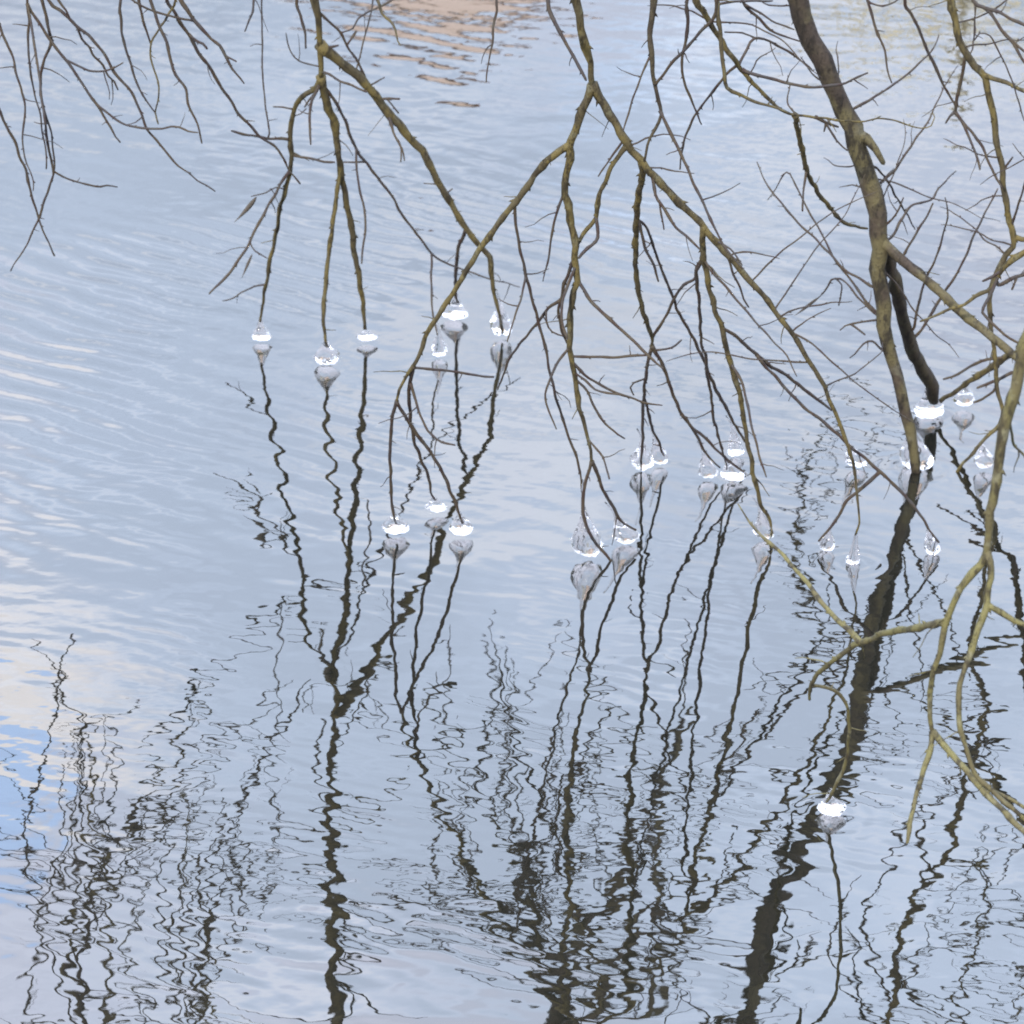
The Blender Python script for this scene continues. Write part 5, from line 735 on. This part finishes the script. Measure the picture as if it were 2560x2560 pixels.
  ('e', 'm', 'side_branch', "1.233,8.644,2.079,7.2 1.384,8.651,2.042,6.2 1.392,8.656,1.911,5.5 1.376,8.658,1.870,5.2 1.395,8.660,1.822,4.9"),
 ],
}
ICE = [
  ('i1', 'cone', (-0.634,8.635,0.063), (-0.631,8.635,0.011), 0.0273, (0.15,-0.37,0.92)),
  ('i2', 'bell', (-0.463,8.472,0.071), (-0.462,8.472,0.008), 0.0308, (-0.01,-0.09,1.00)),
  ('i3', 'flat', (-0.369,8.629,0.039), (-0.365,8.629,0.012), 0.0252, (-0.03,-0.37,0.93)),
  ('i4', 'flat', (-0.141,8.800,0.067), (-0.149,8.800,0.011), 0.0359, (-0.08,-0.66,0.75)),
  ('i5', 'bell', (-0.032,8.667,0.100), (-0.025,8.667,0.013), 0.0304, (-0.19,-0.33,0.92)),
  ('i6', 'cone', (-0.183,8.523,0.078), (-0.182,8.523,0.011), 0.0220, (-0.25,0.29,0.92)),
  ('i7', 'flat', (-0.261,7.403,0.061), (-0.257,7.403,0.014), 0.0327, (-0.06,-0.36,0.93)),
  ('i8', 'flat', (-0.179,7.523,0.046), (-0.165,7.523,0.014), 0.0260, (-0.32,-0.55,0.77)),
  ('i9', 'flat', (-0.118,7.396,0.061), (-0.111,7.396,0.014), 0.0292, (-0.23,-0.33,0.92)),
  ('i10', 'bell', (0.153,7.275,0.129), (0.167,7.275,0.013), 0.0349, (-0.01,-0.20,0.98)),
  ('i11', 'bell', (0.225,7.354,0.077), (0.252,7.354,0.008), 0.0299, (-0.48,-0.46,0.75)),
  ('i12', 'bell', (0.299,7.780,0.082), (0.300,7.780,0.008), 0.0268, (-0.26,-0.62,0.74)),
  ('i13', 'bell', (0.327,7.811,0.077), (0.343,7.811,0.009), 0.0222, (-0.26,-0.62,0.74)),
  ('i14', 'bell', (0.437,7.727,0.073), (0.451,7.727,0.010), 0.0248, (-0.43,-0.41,0.80)),
  ('i15', 'bell', (0.490,7.715,0.052), (0.510,7.715,0.009), 0.0330, (-0.15,-0.60,0.79)),
  ('i16', 'cone', (0.510,7.868,0.080), (0.522,7.868,0.010), 0.0214, (-0.32,-0.60,0.73)),
  ('i17', 'bell', (0.542,7.380,0.081), (0.561,7.380,0.008), 0.0230, (-0.44,-0.30,0.85)),
  ('i18', 'cone', (0.747,7.254,0.076), (0.743,7.254,0.006), 0.0165, (0.20,-0.16,0.97)),
  ('i19', 'bell', (0.696,7.323,0.059), (0.689,7.323,0.006), 0.0184, (0.49,-0.13,0.86)),
  ('i20', 'bell', (0.906,7.303,0.064), (0.920,7.303,0.005), 0.0184, (-0.49,-0.04,0.87)),
  ('i21', 'bell', (0.771,7.794,0.068), (0.801,7.794,0.010), 0.0277, (-0.27,-0.05,0.96)),
  ('i22', 'bell', (0.917,7.799,0.109), (0.935,7.799,0.006), 0.0407, (-0.27,-0.05,0.96)),
  ('i23', 'bell', (0.992,8.128,0.067), (1.000,8.128,0.010), 0.0402, (-0.20,-0.53,0.82)),
  ('i24', 'bell', (1.084,8.175,0.069), (1.090,8.175,0.012), 0.0279, (0.39,-0.68,0.62)),
  ('i25', 'bell', (1.080,7.785,0.068), (1.092,7.785,0.011), 0.0277, (0.58,-0.09,0.81)),
  ('i26', 'flat', (0.594,6.082,0.046), (0.601,6.082,0.008), 0.0286, (0.21,-0.47,0.86)),
]
LEAVES = [
  ('left', [(-0.619,8.425,0.454),(-0.635,8.425,0.426),(-0.675,8.425,0.389)], 0.0078),
  ('left', [(-0.631,8.396,0.318),(-0.644,8.396,0.288),(-0.659,8.396,0.255)], 0.0044),
  ('left', [(-0.365,8.332,0.894),(-0.376,8.332,0.877),(-0.386,8.332,0.862)], 0.0047),
  ('trunk', [(0.711,7.936,0.372),(0.683,7.936,0.346),(0.654,7.936,0.325)], 0.0051),
]

rng = random.Random(11)


def catmull(pts, step):
    """resample a polyline of (Vector, radius) smoothly"""
    out = []
    n = len(pts)
    for i in range(n - 1):
        p0, p1, p2, p3 = pts[max(0, i - 1)], pts[i], pts[i + 1], pts[min(n - 1, i + 2)]
        L = (p2[0] - p1[0]).length
        k = max(1, int(L / step))
        for j in range(k):
            u = j / k
            a = 0.5 * ((2 * p1[0]) + (p2[0] - p0[0]) * u + (2 * p0[0] - 5 * p1[0] + 4 * p2[0] - p3[0]) * u * u + (3 * p1[0] - p0[0] - 3 * p2[0] + p3[0]) * u ** 3)
            out.append((a, p1[1] + (p2[1] - p1[1]) * u))
    out.append(pts[-1])
    return out


def tube(pts, seed, buds=True, knobs=1.0, flare=False, spurs=False):
    """a lumpy tapering branch with nodes, short buds and snapped spurs"""
    rg = random.Random(seed)
    r_mean = sum(p[1] for p in pts) / len(pts)
    sides = 12 if r_mean > 0.02 else 8 if r_mean > 0.008 else 6
    line = catmull(pts, max(0.010, min(0.03, r_mean * 2.0)))
    n = len(line)
    verts, faces = [], []
    ph = rg.uniform(0, 99)
    pos = []
    s = 0.0
    node_gap = rg.uniform(0.045, 0.07)
    for i, (p, r) in enumerate(line):
        if i:
            s += (p - line[i - 1][0]).length
        f = min(1, i / 3.0, (n - 1 - i) / 3.0 + 0.3)
        q = Vector(p)
        # small kinks of a twig that changed direction at every bud
        amp = f * (0.45 * r + 0.0012)
        q += amp * Vector((noise.noise((s * 26, ph, 0)), noise.noise((s * 26, ph, 7)), noise.noise((s * 26, ph, 13))))
        swell = 1 + 0.22 * noise.noise((s * 32, ph, 3)) + 0.14 * noise.noise((s * 110, ph, 5))
        dn = abs((s / node_gap) % 1 - 0.5)
        if r < 0.02:
            swell += 0.22 * max(0, 1 - dn * 9)
        if r < 0.02 and i > 0.8 * n:
            swell *= 1 - 0.4 * ((i / n - 0.8) / 0.2)
        if flare and s < r * 4:
            swell += 0.32 * (1 - s / (r * 4)) ** 2
        pos.append((q, r * swell, s))
    up0 = Vector((0.3, 0.9, 0.2))
    for i in range(n):
        a = pos[max(0, i - 1)][0]
        c = pos[min(n - 1, i + 1)][0]
        tg = (c - a)
        tg = tg.normalized() if tg.length > 1e-7 else Vector((0, 0, 1))
        u = up0 - tg * up0.dot(tg)
        if u.length < 1e-4:
            u = Vector((1, 0, 0)) - tg * tg.x
        u.normalize()
        up0 = u
        v = tg.cross(u)
        for k in range(sides):
            an = 2 * math.pi * k / sides
            rr = pos[i][1] * (1 + 0.10 * noise.noise((math.cos(an) * 1.5 + ph, math.sin(an) * 1.5, pos[i][2] * 22)))
            verts.append(tuple(pos[i][0] + (u * math.cos(an) + v * math.sin(an)) * rr))
    for i in range(n - 1):
        for k in range(sides):
            k2 = (k + 1) % sides
            faces.append((i * sides + k, i * sides + k2, (i + 1) * sides + k2, (i + 1) * sides + k))
    faces.append(tuple(range(sides - 1, -1, -1)))
    b = len(verts)
    tip = pos[-1][0] + (pos[-1][0] - pos[-2][0]).normalized() * pos[-1][1] * 0.9
    verts.append(tuple(tip))
    for k in range(sides):
        faces.append(((n - 1) * sides + k, (n - 1) * sides + (k + 1) % sides, b))
    if buds:
        # buds and spur stubs, alternating sides
        side = 1
        nxt = node_gap * rg.uniform(0.3, 1.0)
        for i in range(2, n - 2):
            q, r, s = pos[i]
            if s < nxt:
                continue
            nxt = s + node_gap * rg.uniform(0.7, 1.9) * (1 if r < 0.012 else 1.6)
            side = -side
            tg = (pos[i + 1][0] - pos[i - 1][0]).normalized()
            lat = tg.cross(Vector((rg.uniform(-0.4, 0.4), 1, rg.uniform(-0.4, 0.4))))
            if lat.length < 1e-3:
                continue
            lat = lat.normalized() * side
            ax = (lat * rg.uniform(0.5, 1.0) + tg * 0.9).normalized()
            ln = rg.uniform(0.5, 1.2) * max(0.0055, min(0.011, r * 1.5)) * knobs
            br_ = max(0.0016, min(0.0035, r * 0.5))
            base = q + lat * r * 0.55
            uu = ax.orthogonal().normalized()
            vv = ax.cross(uu)
            b = len(verts)
            for (f, rf) in ((0, 0.9), (0.45, 1.0)):
                for k in range(4):
                    an = math.pi / 2 * k
                    verts.append(tuple(base + ax * (ln * f) + (uu * math.cos(an) + vv * math.sin(an)) * br_ * rf))
            verts.append(tuple(base + ax * (ln + r * 0.4)))
            for k in range(4):
                k2 = (k + 1) % 4
                faces.append((b + k, b + k2, b + 4 + k2, b + 4 + k))
                faces.append((b + 4 + k, b + 4 + k2, b + 8))
    if spurs:
        # short bare spurs, thin as wire, joined to the branch they grow on
        nxt = rg.uniform(0.03, 0.12)
        for i in range(2, n - 3):
            q, r, s = pos[i]
            if s < nxt:
                continue
            nxt = s + rg.uniform(0.06, 0.26)
            tg = (pos[i + 1][0] - pos[i - 1][0]).normalized()
            d = (tg.cross(Vector((rg.uniform(-0.7, 0.7), 1, rg.uniform(-0.7, 0.7)))) * rg.choice((-1, 1)) + tg * rg.uniform(0.1, 1.0)).normalized()
            ln = rg.choice((0.012, 0.02, 0.03, 0.05, 0.075)) * rg.uniform(0.7, 1.3)
            rr = rg.uniform(0.0009, 0.0016)
            p = Vector(q)
            rings = []
            for k in range(5):
                rings.append((Vector(p), rr * (1.25 - 0.18 * k)))
                d = (d + Vector((rg.uniform(-0.3, 0.3), rg.uniform(-0.3, 0.3), rg.uniform(-0.35, 0.25)))).normalized()
                p = p + d * ln / 4
            b = len(verts)
            for k, (c, cr) in enumerate(rings):
                dd = (rings[min(4, k + 1)][0] - rings[max(0, k - 1)][0]).normalized()
                uu = dd.orthogonal().normalized()
                vv = dd.cross(uu)
                for e in range(3):
                    an = 2 * math.pi * e / 3
                    verts.append(tuple(c + (uu * math.cos(an) + vv * math.sin(an)) * cr))
            for k in range(4):
                for e in range(3):
                    e2 = (e + 1) % 3
                    faces.append((b + k * 3 + e, b + k * 3 + e2, b + k * 3 + 3 + e2, b + k * 3 + 3 + e))
            faces.append((b + 12, b + 13, b + 14))
    return verts, faces


def sight_top(p):
    """height of the picture's upper edge above a point of the pond"""
    return CAM_H - 0.268 * p.y


LABELS = {
    'left': ('willow_bough', 'drooping willow bough left of centre, forking into ice-tipped shoots and a long diagonal limb'),
    'farleft': ('willow_bough', 'fan of thin dark willow twigs hanging at the far left edge, ending in crossed tips'),
    'topleft': ('willow_bough', 'thin willow twigs in the upper left, hanging right of the leftmost fan, without ice'),
    'centre': ('willow_bough', 'large spreading olive willow bough at the centre, its many tips holding ice over the water'),
    'slim': ('willow_bough', 'slim dark willow stem just right of the central bough, bending at an elbow'),
    'arching': ('willow_bough', 'greenish willow bough arching rightwards across the front of the thick leaning stem'),
    'trunk': ('willow_bough', 'thickest willow stem, mottled brown, leaning down into the water on the right'),
    'right': ('willow_bough', 'willow bough hanging down the right edge and bending back to touch the water'),
    'hooked': ('willow_bough', 'hooked olive branches entering from the right edge above the ice cluster'),
    'mirrorcentre': ('willow_bough', 'overhead forking bough added out of view to thicken the dark reflection at the bottom centre'),
    'mirrorleft': ('willow_bough', 'overhead twiggy bough seen only as wavering reflection at the bottom left'),
    'mirrorfar': ('willow_bough', 'overhead bough far out, seen only as squiggled reflection left of the thick stem foot'),
    'mirrorright': ('willow_bough', 'overhead thin bough seen only as wavering reflection at the bottom right'),
    'near': ('willow_bough', 'nearest pale green willow bough at lower right, forking, one twig ending in ice'),
}
BARK = {'left': ('olive', 'slate'), 'farleft': ('slate', 'slate'), 'topleft': ('olive', 'slate'), 'centre': ('olive', 'slate'), 'slim': ('dark', 'slate'),
        'arching': ('olive', 'slate'), 'trunk': ('trunk', 'slate'), 'right': ('olive', 'slate'), 'hooked': ('olive', 'slate'), 'near': ('pale', 'pale'),
        'mirrorcentre': ('trunk', 'slate'), 'mirrorleft': ('olive', 'slate'), 'mirrorright': ('olive', 'slate'), 'mirrorfar': ('olive', 'slate')}

ROOTS = {}
LIMBS = {}
seed = 0
for bname, rows in BOUGHS.items():
    name, label = LABELS[bname]
    first = [tuple(map(float, q.split(','))) for q in rows[0][3].split()][0]
    origin = Vector(first[:3])
    root = empty(name, origin)
    tag(root, label, 'branch', 'willow boughs over the pond')
    ROOTS[bname] = root
    limbs = {}
    for key, limb, kind, data in rows:
        seed += 1
        pts = [(Vector(q[:3]) - origin, q[3] / 1000) for q in (tuple(map(float, s.split(','))) for s in data.split())]
        r0 = max(p[1] for p in pts)
        mk = BARK[bname][0 if r0 > 0.0052 or kind == 'limb' else 1]
        if bname == 'trunk' and key == 'b':
            mk = 'dark'
        v, f = tube(pts, seed, flare=(key != 'm'), spurs=(r0 < 0.03))
        o = mesh_object(kind, v, f, MAT[mk], root if kind == 'limb' else limbs[limb])
        if kind == 'limb':
            limbs[key] = o
            LIMBS[(bname, key)] = (o, pts, origin)

# twigs that branch off higher up and show only as reflections
for bname, n, reach in (('left', 22, 0.7), ('farleft', 5, 0.5), ('topleft', 6, 0.5), ('trunk', 16, 0.8), ('right', 8, 0.7), ('slim', 8, 0.4), ('arching', 8, 0.4),
                        ('mirrorcentre', 30, 0.8), ('mirrorleft', 14, 0.7), ('mirrorright', 6, 0.6)):
    limb, pts, origin = LIMBS[(bname, 'm')]
    rg = random.Random(bname)
    line = [q for q in catmull(pts, 0.03) if (q[0] + origin).z > sight_top(q[0] + origin) + 0.10]
    for i in range(n):
        q, r = rg.choice(line)
        an = rg.uniform(0, 2 * math.pi)
        d = Vector((math.cos(an), math.sin(an) * 0.8, rg.uniform(-0.3, 0.9))).normalized()
        L = rg.uniform(0.35, 1.0) * reach
        steps = 9
        p = Vector(q)
        tw = [(Vector(p), min(r * 0.6, 0.006))]
        for k in range(steps):
            d = (d + Vector((rg.uniform(-0.28, 0.28), rg.uniform(-0.28, 0.28), rg.uniform(-0.30, 0.10)))).normalized()
            p = p + d * (L / steps)
            wp = p + origin
            if wp.z < sight_top(wp) + 0.05:
                break
            tw.append((Vector(p), 0.0055 * (1 - 0.6 * (k + 1) / steps)))
        if len(tw) < 4:
            continue
        tw[0] = (tw[0][0], tw[1][1])
        seed += 1
        v, f = tube(tw, seed)
        mesh_object('twig', v, f, MAT['slate'], limb)

# wiry shoots springing from the right-hand stems
for bname, key, n, f0, f1 in (('trunk', 'm', 16, 0.35, 0.86), ('right', 'm', 14, 0.30, 0.9), ('hooked', 'm', 7, 0.3, 0.9), ('arching', 'm', 8, 0.35, 0.9), ('centre', 'R', 10, 0.1, 0.8)):
    limb, pts, origin = LIMBS[(bname, key)]
    rg = random.Random('shoot' + bname)
    line = catmull(pts, 0.02)
    for i in range(n):
        q, r = line[int(len(line) * rg.uniform(f0, f1))]
        side = rg.choice((-1, 1))
        d = Vector((side * rg.uniform(0.4, 1.0), rg.uniform(-0.2, 0.9), rg.uniform(-0.3, 0.9))).normalized()
        L = rg.uniform(0.08, 0.36)
        p = Vector(q)
        tw = []
        for k in range(8):
            tw.append((Vector(p), 0.0021 * (1 - 0.08 * k)))
            d = (d + Vector((rg.uniform(-0.3, 0.3), rg.uniform(-0.3, 0.3), rg.uniform(-0.28, 0.22)))).normalized()
            p = p + d * (L / 7)
        seed += 1
        v, f = tube(tw, seed)
        mesh_object('twig', v, f, MAT['slate'], limb)

# withered leaves caught on the twigs
for bname, pts, rad in LEAVES:
    origin = ROOTS[bname].location
    P = [Vector(p) - origin for p in pts]
    verts, faces = [], []
    nseg = 10
    ax = (P[2] - P[0])
    side = ax.cross(Vector((0, 1, 0.2))).normalized()
    nrm = side.cross(ax).normalized()
    for k in range(nseg + 1):
        u = k / nseg
        c = P[0] * (1 - u) ** 2 + P[1] * 2 * u * (1 - u) + P[2] * u * u
        wd = 0.7 * rad * (math.sin(math.pi * min(1, u * 1.05) ** 0.8) + 0.08)
        curl = 0.5 * wd
        verts += [tuple(c - side * wd + nrm * curl), tuple(c + nrm * 0.0004), tuple(c + side * wd + nrm * curl)]
        verts += [tuple(c - side * wd + nrm * (curl - 0.0008)), tuple(c - nrm * 0.0006), tuple(c + side * wd + nrm * (curl - 0.0008))]
    for k in range(nseg):
        a, b = k * 6, k * 6 + 6
        faces += [(a, a + 1, b + 1, b), (a + 1, a + 2, b + 2, b + 1), (a + 4, a + 3, b + 3, b + 4), (a + 5, a + 4, b + 4, b + 5), (a + 3, a, b, b + 3), (a + 2, a + 5, b + 5, b + 2)]
    mesh_object('dry_leaf', verts, faces, MAT['leaf'], ROOTS[bname])

# ------------------------------------------------------------------ ice frozen round the twig tips where they dip towards the water
ICE_LABELS = {
    'i1': 'clear ice cone on the leftmost of the three left-hand shoot tips',
    'i2': 'round-bottomed clear ice drop, lowest and middle of the three left-hand shoots',
    'i3': 'small flat ice cap on the third left-hand shoot, right of the round drop',
    'i4': 'bright ice lump half hidden behind the olive limb, farthest back left of centre',
    'i5': 'ice drop around the tip of the long diagonal limb left of centre',
    'i6': 'pale small ice cone on a thin hanging twig below the bright lump',
    'i7': 'white flat ice bell on the leftmost of the three curved twigs near the centre',
    'i8': 'white flat ice bell, upper middle one of the three curved twigs near the centre',
    'i9': 'white flat ice bell on the rightmost of the three curved twigs near the centre',
    'i10': 'largest clear ice drop, at centre, with a twig curving out through it',
    'i11': 'clear ice drop on the side shoot right of the largest drop at centre',
    'i12': 'ice drop on a straight twig, left one of the touching pair right of centre',
    'i13': 'narrow ice drop, right one of the touching pair right of centre',
    'i14': 'ice drop, left one of the pair under the middle of the right-hand limb',
    'i15': 'wide ice drop, right one of the pair under the middle of the right-hand limb',
    'i16': 'yellowish ice cone set behind and above the pair under the right-hand limb',
    'i17': 'tall ice drop wrapped round a thick bent twig right of centre',
    'i18': 'slender tall ice cone standing alone left of the thick stem reflection',
    'i19': 'small ice drop left of the slender tall cone',
    'i20': 'narrow ice drop on a curved twig right of the thick stem reflection',
    'i21': 'bright ice bell behind crossing twigs left of where the thick stem meets the water',
    'i22': 'ice collar round the foot of the thick leaning stem',
    'i23': 'grey ice lump where the dark second stem meets the water',
    'i24': 'bright ice bell right of the dark second stem',
    'i25': 'ice drop half hidden behind the nearest pale bough on the right',
    'i26': 'bright white ice cap on the nearest hanging twig at lower right',
}


def profile(shape):
    if shape == 'cone':
        return [(0.0, 0.14), (0.12, 0.22), (0.3, 0.36), (0.5, 0.55), (0.7, 0.74), (0.86, 0.91), (0.95, 0.99), (0.985, 0.98), (1.0, 0.90), (1.01, 0.6), (1.015, 0.25)]
    if shape == 'flat':
        return [(0.0, 0.16), (0.14, 0.24), (0.3, 0.38), (0.46, 0.58), (0.6, 0.78), (0.74, 0.93), (0.86, 1.0), (0.95, 0.96), (1.0, 0.82), (1.02, 0.5), (1.03, 0.2)]
    return [(0.0, 0.13), (0.10, 0.20), (0.24, 0.34), (0.40, 0.56), (0.56, 0.78), (0.70, 0.94), (0.82, 1.0), (0.92, 0.90), (0.98, 0.70), (1.01, 0.42), (1.02, 0.18)]


for key, shape, A, C, rad, climb in ICE:
    A, C, climb = Vector(A), Vector(C), Vector(climb)
    rad *= 0.92
    rg = random.Random(key)
    if key in ('i18', 'i19', 'i20', 'i22', 'i23'):
        C.z = 0.003                        # these have grown down almost to the surface
    verts, faces = [], []
    n = 28
    prof = profile(shape)
    fine_prof = []
    for (f0, r0), (f1, r1) in zip(prof, prof[1:]):
        fine_prof += [(f0 + (f1 - f0) * u / 3, r0 + (r1 - r0) * u / 3) for u in range(3)]
    fine_prof.append(prof[-1])
    neck = rg.uniform(0.25, 0.7)          # clear ice climbs a little way up the twig
    fine_prof = [(-neck * u, prof[0][1] * (1 - 0.62 * u)) for u in (1.0, 0.75, 0.5, 0.25)] + fine_prof
    ph = rg.uniform(0, 50)
    sq = rg.uniform(0.75, 1.1)
    hgt = (A.z - C.z)
    lobes = [(rg.uniform(0, 2 * math.pi), rg.uniform(0.12, 0.30), rg.uniform(0.45, 0.95)) for _ in range(rg.choice((2, 3, 4)))]
    for f, r in fine_prof:
        g = max(0.0, min(1.0, f))
        cx = A.x + (C.x - A.x) * g ** 0.8 - C.x
        cy = A.y + (C.y - A.y) * g ** 0.8 - C.y
        cz = A.z + (C.z - A.z) * max(0.0, f) - C.z
        if f < 0:
            cx, cy, cz = A - C + climb * (-f * hgt)
        for k in range(n):
            an = 2 * math.pi * k / n
            ca, sa = math.cos(an), math.sin(an)
            lump = 0.97 + 0.20 * noise.noise((ca * 1.3 + ph, sa * 1.3, f * 2.0)) + 0.09 * noise.noise((ca * 3.2 + ph, sa * 3.2, f * 7)) + 0.04 * noise.noise((ca * 7 + ph, sa * 7, f * 15))
            for la, lw, lf in lobes:
                dl = math.cos(an - la)
                if dl > 0:
                    lump += lw * dl ** 6 * math.exp(-((f - lf) / 0.16) ** 2)
            rr = rad * r * lump
            # the underside is dimpled where it melted and froze again
            dz = hgt * 0.10 * max(0, f - 0.45) * (noise.noise((ca * r * 2.2 + ph, sa * r * 2.2, 9)) + 0.6 * noise.noise((ca * r * 5 + ph, sa * r * 5, 3)))
            verts.append((cx + rr * ca, cy + rr * sa * sq, cz + dz))
    m_ = len(fine_prof)
    for i in range(m_ - 1):
        for k in range(n):
            k2 = (k + 1) % n
            faces.append((i * n + k, (i + 1) * n + k, (i + 1) * n + k2, i * n + k2))
    faces.append(tuple(range(n)))
    faces.append(tuple((m_ - 1) * n + k for k in range(n - 1, -1, -1)))
    o = mesh_object('ice_drop', verts, faces, MAT['ice'])
    o.location = C
    tag(o, ICE_LABELS[key], 'ice', 'ice drops on the twig tips')
